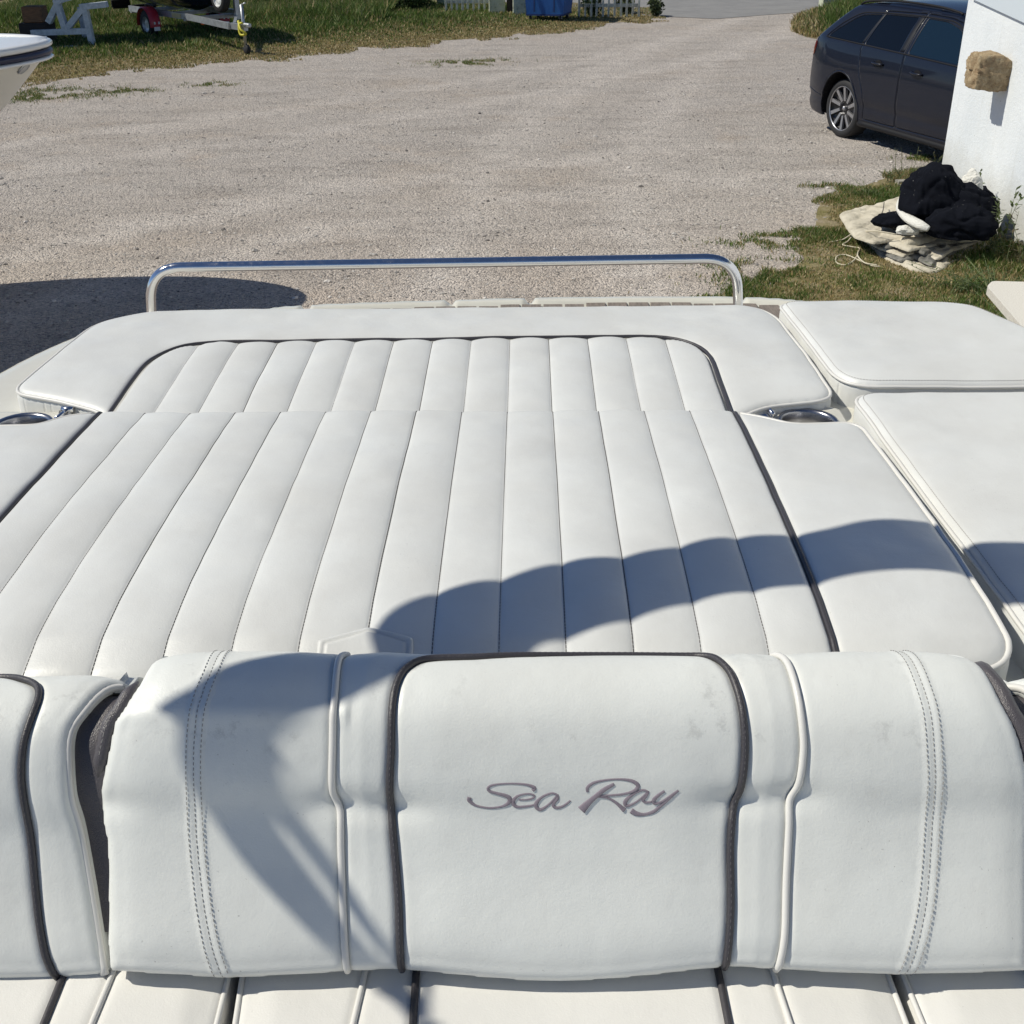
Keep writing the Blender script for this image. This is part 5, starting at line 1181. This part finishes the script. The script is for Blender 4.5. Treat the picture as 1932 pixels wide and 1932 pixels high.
# ------------------------------------------------------------------ fence, posts, bin at the gate
def fence(x0, x1, yb_, label, h=1.0, step=.135, wid=.055):
    a = at(x0, yb_, 0); b = at(x1, yb_-(x1-x0)*.0, 0); L_ = np.linalg.norm((b-a)[:2]); d = (b-a)/L_; rt_ = empty('picket_fence', tuple(a)); tag(rt_, label, 'fence', 'picket fences'); n = int(L_/step)+1
    for k in range(n):
        c = a+d*(k*step); mb = MB(); hh = h*RNG.uniform(.96, 1.03); M_ = Matrix.Rotation(RNG.normal(0, .012), 3, 'Y')
        mb.box((0, 0, hh/2), (wid*RNG.uniform(.85, 1.1), .03, hh), M=np.array(M_), rz=math.atan2(d[1], d[0]), bev=.004)
        o = mb.build('picket', M['picket'], rt_); o.matrix_parent_inverse = Matrix.Identity(4); o.location = c-a+np.array([0, 0, 0])
    mb = MB()
    for z in (.28, .78): beam(mb, np.array([0, 0.03, z]), d*L_+[0, .03, z], .03, .08)
    mb.build('rail', M['picket'], rt_)
fence(842, 928, 25, 'cream picket fence left of the blue bin', step=.145)
fence(1092, 1206, 33, 'cream picket fence between the blue bin and the gateway', h=1.15, step=.15)
def post(px, py, w, h, label, m=M['block']):
    c = at(px, py, 0); n = 10; mb = MB(); mb.box((0, 0, h/2), (w, w, h), bev=.02); o = mb.build('concrete_post', m); o.location = c; tag(o, label, 'post', 'posts along the fence')
post(832, 15, .22, 1.2, 'mossy cream concrete post at the left end of the picket fence')
post(938, 27, .42, 1.15, 'cream concrete block pillar right after the left picket fence')
post(962, 27, .16, 1.2, 'narrow dark post beside the block pillar', M['darkwood'])
post(980, 30, .34, 1.3, 'cream concrete pillar just left of the blue bin')
post(1563, 23, .46, 1.4, 'cream gate pillar in tall grass beyond the parked car')
post(1592, 22, .14, 1.3, 'narrow green grey post right of the gate pillar', M['greywood'])
bn = empty('wheeled_bin', tuple(at(1036, 38, 0))); tag(bn, 'large blue wheeled waste bin standing by the fence', 'bin')
def binv():
    w0, w1, d0, d1, z0, z1 = .46, .56, .42, .52, .17, 1.25; V = [(s*w, t*d, z) for (w, d, z) in ((w0, d0, z0), (w1, d1, z1)) for s in (-1, 1) for t in (-1, 1)]
    F = np.array([(0, 1, 3, 2), (4, 6, 7, 5), (0, 4, 5, 1), (2, 3, 7, 6), (0, 2, 6, 4), (1, 5, 7, 3)]); return np.array(V), [F]
RZB = -.28
rotz = lambda V, a: np.asarray(V)@np.array([[math.cos(a), math.sin(a), 0], [-math.sin(a), math.cos(a), 0], [0, 0, 1]])
V, F = binv(); mk('body', rotz(V, RZB), F, M['bin_blue'], bn, False)
mb = MB(); mb.box((0, 0, 1.27), (1.2, 1.1, .06), bev=.02); mb.box((0, 0, 1.36), (1.1, .95, .13), bev=.06); mb.v = [rotz(v, RZB) for v in mb.v]; mb.build('lid', M['bin_blue'], bn)
mb = MB(); mb.box((0, 0, .155), (.94, .86, .04)); [mb.box((x, -.475, .7), (.035, .02, .95)) for x in (-.25, .25)]; mb.v = [rotz(v, RZB) for v in mb.v]; mb.build('base', M['bin_dark'], bn)
for sx_ in (-1, 1):
    for sy_ in (-1, 1):
        V, F = lathe_vf([(.0, -.02), (.07, -.02), (.08, -.01), (.08, .01), (.07, .02), (0, .02)], 20, 0); V = rotz(V+[sx_*.38, sy_*.34, .08], RZB); w_ = mk('castor', V, F, M['rubber'], bn)
        mb = MB(); mb.box((sx_*.38+.03, sy_*.34, .11), (.012, .05, .09)); mb.box((sx_*.38-.03, sy_*.34, .11), (.012, .05, .09)); mb.v = [rotz(v, RZB) for v in mb.v]; mb.build('fork', M['galv'], w_)
V = rotz([(-.03, -.47, .93), (0, -.465, .89), (.03, -.47, .93)], RZB); 
mk('mark', V+np.array([0, -.012, 0]), [np.array([[0, 1, 2]])], M['gel_white'], bn, False)

# ------------------------------------------------------------------ boats ashore at the left
def hull_vf(Lh, B, zs, zk, n=28, m=10, tb=1.0, blunt=.55, rake=.35, flare=.75, sheer=.12):
    """bow at x=0, stern at x=-Lh; returns hull surface and deck outline"""
    ts = np.linspace(0, 1, n)**1.6; rows = []; out = []
    for t in ts:
        b = B*(1-(1-min(t/.5, 1))**2.4)**blunt if t < .5 else B*(1-.12*((t-.5)/.5)**2); z1 = zs+sheer*(1-t)**2
        kz = zk+(zs-zk)*max(0, 1-t/rake)**1.8; row = []
        for v in np.linspace(0, 1, m):
            row.append((-t*Lh-(0 if t > 0 else 0), b*(1-v**1.5)**flare, z1+(kz-z1)*v))
        for (x, y, z) in row[-2::-1]: row.append((x, -y, z))
        rows.append(row); out.append((-t*Lh, b, z1))
    V = np.array(rows); q = V.shape[1]; i = np.arange(n-1)[:, None]; j = np.arange(q-1)[None]
    F = np.stack([i*q+j, i*q+j+1, (i+1)*q+j+1, (i+1)*q+j], -1).reshape(-1, 4); return V.reshape(-1, 3), [F, (np.arange(q)+(n-1)*q)[None]], np.array(out)
# boat with its bow poking in from the left
tipz = 1.87; tp0 = at(90, 79, tipz+.05); ang = R(20)
b1 = empty('motorboat', (tp0[0], tp0[1], 0), ang); tag(b1, 'white boat bow with navy rub rail poking in from the left edge', 'motorboat')
V, F, od = hull_vf(5.2, 1.15, tipz, .55, blunt=.6, rake=.42, flare=.8, sheer=.05)
mk('hull', V, F, M['gel_cream'], b1)
def sweep_edge(od, prof, name, m, root):
    e = np.r_[od[::-1]*[1, -1, 1], od[1:]]; c = [tube_vf(e+[0, 0, prof[1]], prof[0], 10, flat=((0, 0, 1), prof[2]))]
    mk(name, c[0][0], c[0][1], m, root)
sweep_edge(od, (.03, -.055, .9), 'rub_rail', M['navy_band'], b1); sweep_edge(od, (.035, .0, .8), 'deck_edge', M['gel_white'], b1)
sweep_edge(od, (.03, -.095, .5), 'white_trim', M['gel_white'], b1)
n = len(od); V = np.r_[od*[1, 1, 1]+[0, 0, .01], od*[1, 0, 1]+[0, 0, .04], od*[1, -1, 1]+[0, 0, .01]]; i = np.arange(n-1); mk('foredeck', V, np.r_[np.stack([i, i+1, i+1+n, i+n], 1), np.stack([i+n, i+1+n, i+1+2*n, i+2*n], 1)], M['gel_white'], b1)
mb = MB(); mb.box((-.52, 0, tipz+.10), (.07, .05, .05), bev=.012); mb.add(*tube_vf(np.array([(-.64, 0, tipz+.13), (-.40, 0, tipz+.13)]), .014, 10)); mb.build('cleat', M['steel'], b1, True)
# oval emblem on the near bow side
def emblem():
    best = None
    px, py = 44, 128; d = ray(px, py)
    ro = np.array([[math.cos(ang), math.sin(ang), 0], [-math.sin(ang), math.cos(ang), 0], [0, 0, 1]])
    for t in np.linspace(6, 14, 900):
        p = CAM+d*t-np.array([tp0[0], tp0[1], 0]); l = ro@p
        tt = np.clip(-l[0]/5.2, 0, 1); b = 1.15*(1-(1-min(tt/.5, 1))**2.4)**.6; z1 = tipz+.05*(1-tt)**2; kz = .55+(tipz-.55)*max(0, 1-tt/.42)**1.8
        v = np.clip((z1-l[2])/(z1-kz+1e-6), 0, 1); y = b*(1-v**1.5)**.8
        if l[1] > -y and l[0] < 0 and v > 0 and v < 1: best = l; break
    if best is None: return
    def hp(tt, v):
        b = 1.15*(1-(1-min(tt/.5, 1))**2.4)**.6; z1 = tipz+.05*(1-tt)**2; kz = .55+(tipz-.55)*max(0, 1-tt/.42)**1.8
        return np.array([-tt*5.2, -b*(1-v**1.5)**.8, z1+(kz-z1)*v])
    tt = -best[0]/5.2; z1 = tipz+.05*(1-tt)**2; kz = .55+(tipz-.55)*max(0, 1-tt/.42)**1.8; v = (z1-best[2])/(z1-kz)
    c = hp(tt, v); ta = hp(tt+.004, v)-c; tb2 = hp(tt, v+.01)-c; ta /= np.linalg.norm(ta); nn = np.cross(ta, tb2); nn /= np.linalg.norm(nn)
    if nn[1] > 0: nn = -nn
    tb2 = np.cross(nn, ta)
    V, F = lathe_vf([(0, .006), (.030, .006), (.040, .004), (.048, .010), (.056, .0)], 32, 2); V = V@np.array([ta*1.1, tb2*.72, nn])+c+nn*.004; mk('oval_emblem', V, F, M['galv'], b1)
emblem()
mb = MB()
for x in (-1.8, -4.2):
    mb.box((x, 0, .28), (.35, .5, .55), bev=.02)
tag(mb.build('hull_block', M['wood'], b1), None)
# cradle with dark hull on top
YC = at(170, 91, 0)[1]
cr = empty('boat_cradle', (0, YC, 0)); cr.location = tuple(at(140, 92, 0)); tag(cr, 'pale blue painted wooden boat cradle standing on the grass at left', 'cradle')
cy_ = cr.location[1]
CBN = [0]
def cb2(p, q, w=.11, dpt=.12, dy=0):
    CBN[0] += 1; dpt = dpt+.007*CBN[0]; dy = dy+.0012*CBN[0]
    P_, Q_ = aty(*p, cy_+dy), aty(*q, cy_+dy); mb = MB(); beam(mb, P_, Q_, dpt, w, (0, -1, 0)) if False else beam(mb, P_, Q_, dpt, w); kid(mb.build('beam', M['whitewood'], cr))
cb2((92, 92), (180, 91)); cb2((60, 62), (172, 58)); cb2((160, 14), (176, 92)); cb2((122, 60), (160, 12)); cb2((152, 13), (202, 8)); cb2((106, 0), (124, 56)); cb2((112, 2), (92, 42)); cb2((104, 3), (150, -10))
cb2((92, 84), (172, 83), .09, .12, 1.6); cb2((152, 13), (165, 86), .1, .12, 1.6)
b2 = empty('sailing_boat', tuple(aty(40, 40, cy_+1.2)*[1, 1, 0])); tag(b2, 'dark hulled boat propped on blocks and cradle at the top left corner', 'sailing boat')
V, F, od = hull_vf(7, 1.25, 2.15, .80, rake=.5, flare=.65, blunt=.7); ro = rotz(V, .3)+[2.5, .6, 0]; mk('hull', ro, F, M['antifoul'], b2)
n = len(od); V = rotz(np.r_[od, od*[1, -1, 1]], .3)+[2.5, .6, .0]; i = np.arange(n-1); mk('deck', V, np.stack([i, i+1, i+1+n, i+n], 1), M['gel_white'], b2)
mb = MB(); c = aty(70, 48, cy_+.9); mb.box((c[0], c[1], .22), (.62, .5, .44), bev=.02); o = mb.build('support_block', M['darkwood']); tag(o, 'dark timber block on the grass under the boat at the top left', 'block')
mb = MB(); mb.box((c[0], c[1], .60), (.42, .4, .32), bev=.02); o = mb.build('support_block', M['wood']); tag(o, 'orange brown timber block between the dark block and the hull', 'block')
# trailer with small boat
wl_ = at(285, 72, 0)[:2]; te = at(467, 103, 0)[:2]
hd = np.array([.66, -.75]); hd /= np.linalg.norm(hd); lf = np.array([-hd[1], hd[0]])
ax = wl_+lf*.85; Lt = (te-ax)@hd
tr = empty('boat_trailer', (ax[0], ax[1], 0), math.atan2(hd[1], hd[0])); tag(tr, 'galvanised boat trailer with red mudguards parked on the grass', 'trailer')
end = np.array([Lt, (te-ax)@lf, 0])
for s_ in (-1, 1):
    mb = MB(); beam(mb, (-1.4, s_*.62, .52), (1.4, s_*.62, .52), .06, .12); beam(mb, (1.4, s_*.62, .52), (Lt-.5, end[1]+s_*.06, .50), .06, .12); mb.build('frame_rail', M['galv'], tr)
    V, F = lathe_vf([(.16, .08), (.2, .09), (.26, .085), (.29, .06), (.295, 0), (.29, -.06), (.26, -.085), (.16, -.08)], 36, 1); w_ = mk('wheel', V+[0, s_*.85, .295], F, M['rubber'], tr)
    V, F = lathe_vf([(0, .05), (.06, .06), (.12, .04), (.165, .085)], 30, 1); V[:, 1] *= s_; mk('rim', V+[0, s_*.85, .295], F, M['galv'], w_)
    th = np.linspace(-.15, math.pi+.15, 24); r_ = .36; rows = []
    for yo, dr in ((-.13, -.03), (-.11, 0), (.11, 0), (.13, -.03)): rows.append(np.c_[(r_+dr)*np.cos(th), np.full(24, s_*.85+yo), .30+(r_+dr)*np.sin(th)])
    V = np.concatenate(rows); i = np.arange(3)[:, None]; j = np.arange(23)[None]; V2, F2 = V, np.stack([i*24+j, i*24+j+1, (i+1)*24+j+1, (i+1)*24+j], -1).reshape(-1, 4)
    mg = mk('mudguard', V2, F2, M['red'], tr); mb = MB(); mb.box((.40, s_*.85-.05, .34), (.02, .03, .05)); mb.box((.40, s_*.85+.05, .34), (.02, .03, .05)); mb.box((.385, s_*.85, .22), (.02, .13, .08)); mb.build('reflector', M['gel_white'], mg)
mb = MB()
for x in (-1.3, 0, 1.35): mb.box((x, 0, .47), (.08, 1.3, .08))
mb.build('crossbar', M['galv'], tr)
mb = MB(); mb.box((Lt-.25, end[1], .5), (.6, .09, .11)); mb.box((Lt+.1, end[1], .55), (.25, .08, .08), bev=.02); mb.build('coupling', M['galv'], tr)
mb = MB(); mb.add(*tube_vf(np.array([(Lt, end[1]-.02, .16), (Lt, end[1]-.02, .92)]), .032, 12)); mb.add(*tube_vf(np.array([(Lt, end[1]-.02, .92), (Lt+.16, end[1]-.02, .96)]), .014, 8)); jw = mb.build('jockey_post', M['galv'], tr, True)
V, F = lathe_vf([(0, -.04), (.08, -.04), (.095, -.02), (.095, .02), (.08, .04), (0, .04)], 24, 1); mk('jockey_wheel', V+[Lt, end[1], .097], F, M['rubber'], jw)
heap_c = np.array([.09, .08, .09])
mb = MB(); P = smoothpts([(Lt-.1, end[1]-.07, .62), (Lt+.05, end[1]-.12, .48), (Lt+.12, end[1]-.05, .40), (Lt-.02, end[1]-.1, .38), (Lt-.08, end[1]-.08, .55), (Lt+.08, end[1]-.09, .6)], 6); mb.add(*tube_vf(P, .022, 8)); mb.build('strap', mat('yellow_strap', (.6, .55, .05), .6), tr, True)
mb = MB(); mb.box((1.9, -.52, .42), (.09, .05, .07), bev=.01); mb.build('side_marker', M['amber'], tr)
mb = MB(); mb.box((1.0, -.656, .52), (.42, .006, .09)); mb.build('number_sticker', mat('cream_sticker', (.6, .5, .25), .5), tr)
mb = MB(); mb.box((-1.9, -.6, .6), (.05, .45, .16), bev=.01); mb.box((-1.9, .6, .6), (.05, .45, .16), bev=.01); beam(mb, (-1.9, -.8, .52), (-1.9, .8, .52), .05, .06); mb.box((-1.65, 0, .52), (.5, .08, .06)); mb.build('light_board', M['black'], tr)
V, F = lathe_vf([(.17, .07), (.2, .085), (.27, .08), (.29, .05), (.295, 0), (.29, -.05), (.27, -.08), (.17, -.07)], 36, 1); sw_ = mk('spare_wheel', rotz(V, .0)+[2.25, -.22, .92], F, M['rubber'], tr)
V, F = lathe_vf([(0, .03), (.07, .05), (.13, .05), (.15, .03), (.185, .08)], 30, 1); V[:, 1] *= -1; mk('rim', V+[2.25, -.22, .92], F, M['gel_white'], sw_)
mb = MB(); mb.box((2.5, 0, .8), (.08, .1, .6)); mb.box((2.45, 0, 1.1), (.16, .2, .12)); mb.build('winch_post', M['galv'], tr)
b3 = empty('dinghy', (ax[0], ax[1], .5), math.atan2(hd[1], hd[0])); tag(b3, 'navy hulled small boat under a blue cover on the trailer', 'boat')
V, F, od = hull_vf(4.1, .82, .72, .06, rake=.4, flare=.6, blunt=.7); sh = np.array([2.25, 0, 0]); mk('hull', V+sh, F, M['navy_hull'], b3)
n = len(od); V = np.r_[od+[0, .02, .0], od*[1, .5, 1]+[0, 0, .16], od*[1, 0, 1]+[0, 0, .26], od*[1, -.5, 1]+[0, 0, .16], od*[1, -1, 1]+[0, -.02, 0]]+sh; i = np.arange(n-1)[None]; k_ = np.arange(4)[:, None]
mk('cover', V, np.stack([k_*n+i, k_*n+i+1, (k_+1)*n+i+1, (k_+1)*n+i], -1).reshape(-1, 4), M['bluecover'], b3)
e = np.r_[od[::-1]*[1, -1, 1], od[1:]]+sh; V, F = tube_vf(e+[0, 0, -.03], .03, 8); mk('gunwale', V, F, M['gel_white'], b3)

# ------------------------------------------------------------------ bushes along the far edge
def bush(px, py, r, h, n, label, col=(.05, .08, .025)):
    c = at(px, py, 0); rt_ = empty('bush', tuple(c)); tag(rt_, label, 'bush', 'bushes by the far fence'); mb = MB()
    for k in range(9):
        a = RNG.uniform(0, 6.28); e = np.array([math.cos(a)*r*.6, math.sin(a)*r*.6, h*RNG.uniform(.6, .95)]); mb.add(*tube_vf(smoothpts([(0, 0, 0), e*.5+[0, 0, .1], e], 4), .012, 5))
    mb.build('branches', M['stem'], rt_, True)
    P = RNG.normal(0, 1, (n, 3)); P /= np.linalg.norm(P, axis=1)[:, None]; P *= (RNG.uniform(.35, 1, n)**.6)[:, None]
    w = vnoise(P+px, 1.8, 3); P *= (1+.45*w)[:, None]; P = P*[r, r, h*.55]+[0, 0, h*.5]; P = P[P[:, 2] > 0]; P = P[noise2(P+P[:, 2:3]*.7, 3.0, 7) > .28]; m_ = len(P)
    D = RNG.normal(0, 1, (m_, 3)); D /= np.linalg.norm(D, axis=1)[:, None]; U = np.cross(D, RNG.normal(0, 1, (m_, 3))); U /= np.linalg.norm(U, axis=1)[:, None]; l = RNG.uniform(.03, .07, m_)[:, None]
    V = np.stack([P-D*l, P+U*l*.45, P+D*l, P-U*l*.45], 1).reshape(-1, 3); mk('leaves', V, np.arange(m_*4).reshape(-1, 4), M['leaf'], rt_, False, np.repeat(np.array(col)*RNG.uniform(.5, 1.7, (m_, 1)), 4, 0))
bush(600, 18, .9, 1.0, 5000, 'green bush behind the trailer coupling at the top')
bush(690, 16, 1.1, 1.0, 6000, 'wide green bush between trailer and fence')
bush(770, 18, .9, .8, 4500, 'low green bush left of the picket fence')
bush(500, 20, .8, .9, 4000, 'dark green bush right behind the small covered boat')
bush(1170, 26, .35, .5, 900, 'small weed bush growing through the right picket fence', (.07, .09, .04))
bush(1232, 31, .25, .4, 700, 'little green bush at the end of the right picket fence', (.07, .09, .04))
bush(1110, 31, .35, .55, 900, 'green weeds between the blue bin and the right pickets', (.05, .08, .03))
# posts of a wire fence behind the cradle
for k, x in enumerate((244, 330)):
    c = at(x, 14, 0); mb = MB(); mb.add(*tube_vf(np.array([(0, 0, 0), (0, 0, 1.1)]), .03, 8)); o = mb.build('fence_post', M['galv'], None, True); o.location = c
    tag(o, 'thin grey fence post between cradle and trailer' if k == 0 else 'thin grey fence post hidden behind the trailer boat', 'post')
# support blocks under our boat
mb = MB(); mb.box((0, 1.9, .26), (.5, .35, .52), bev=.02); mb.box((0, -1.2, .22), (.5, .35, .44), bev=.02); kid(mb.build('keel_block', M['darkwood'], boat))
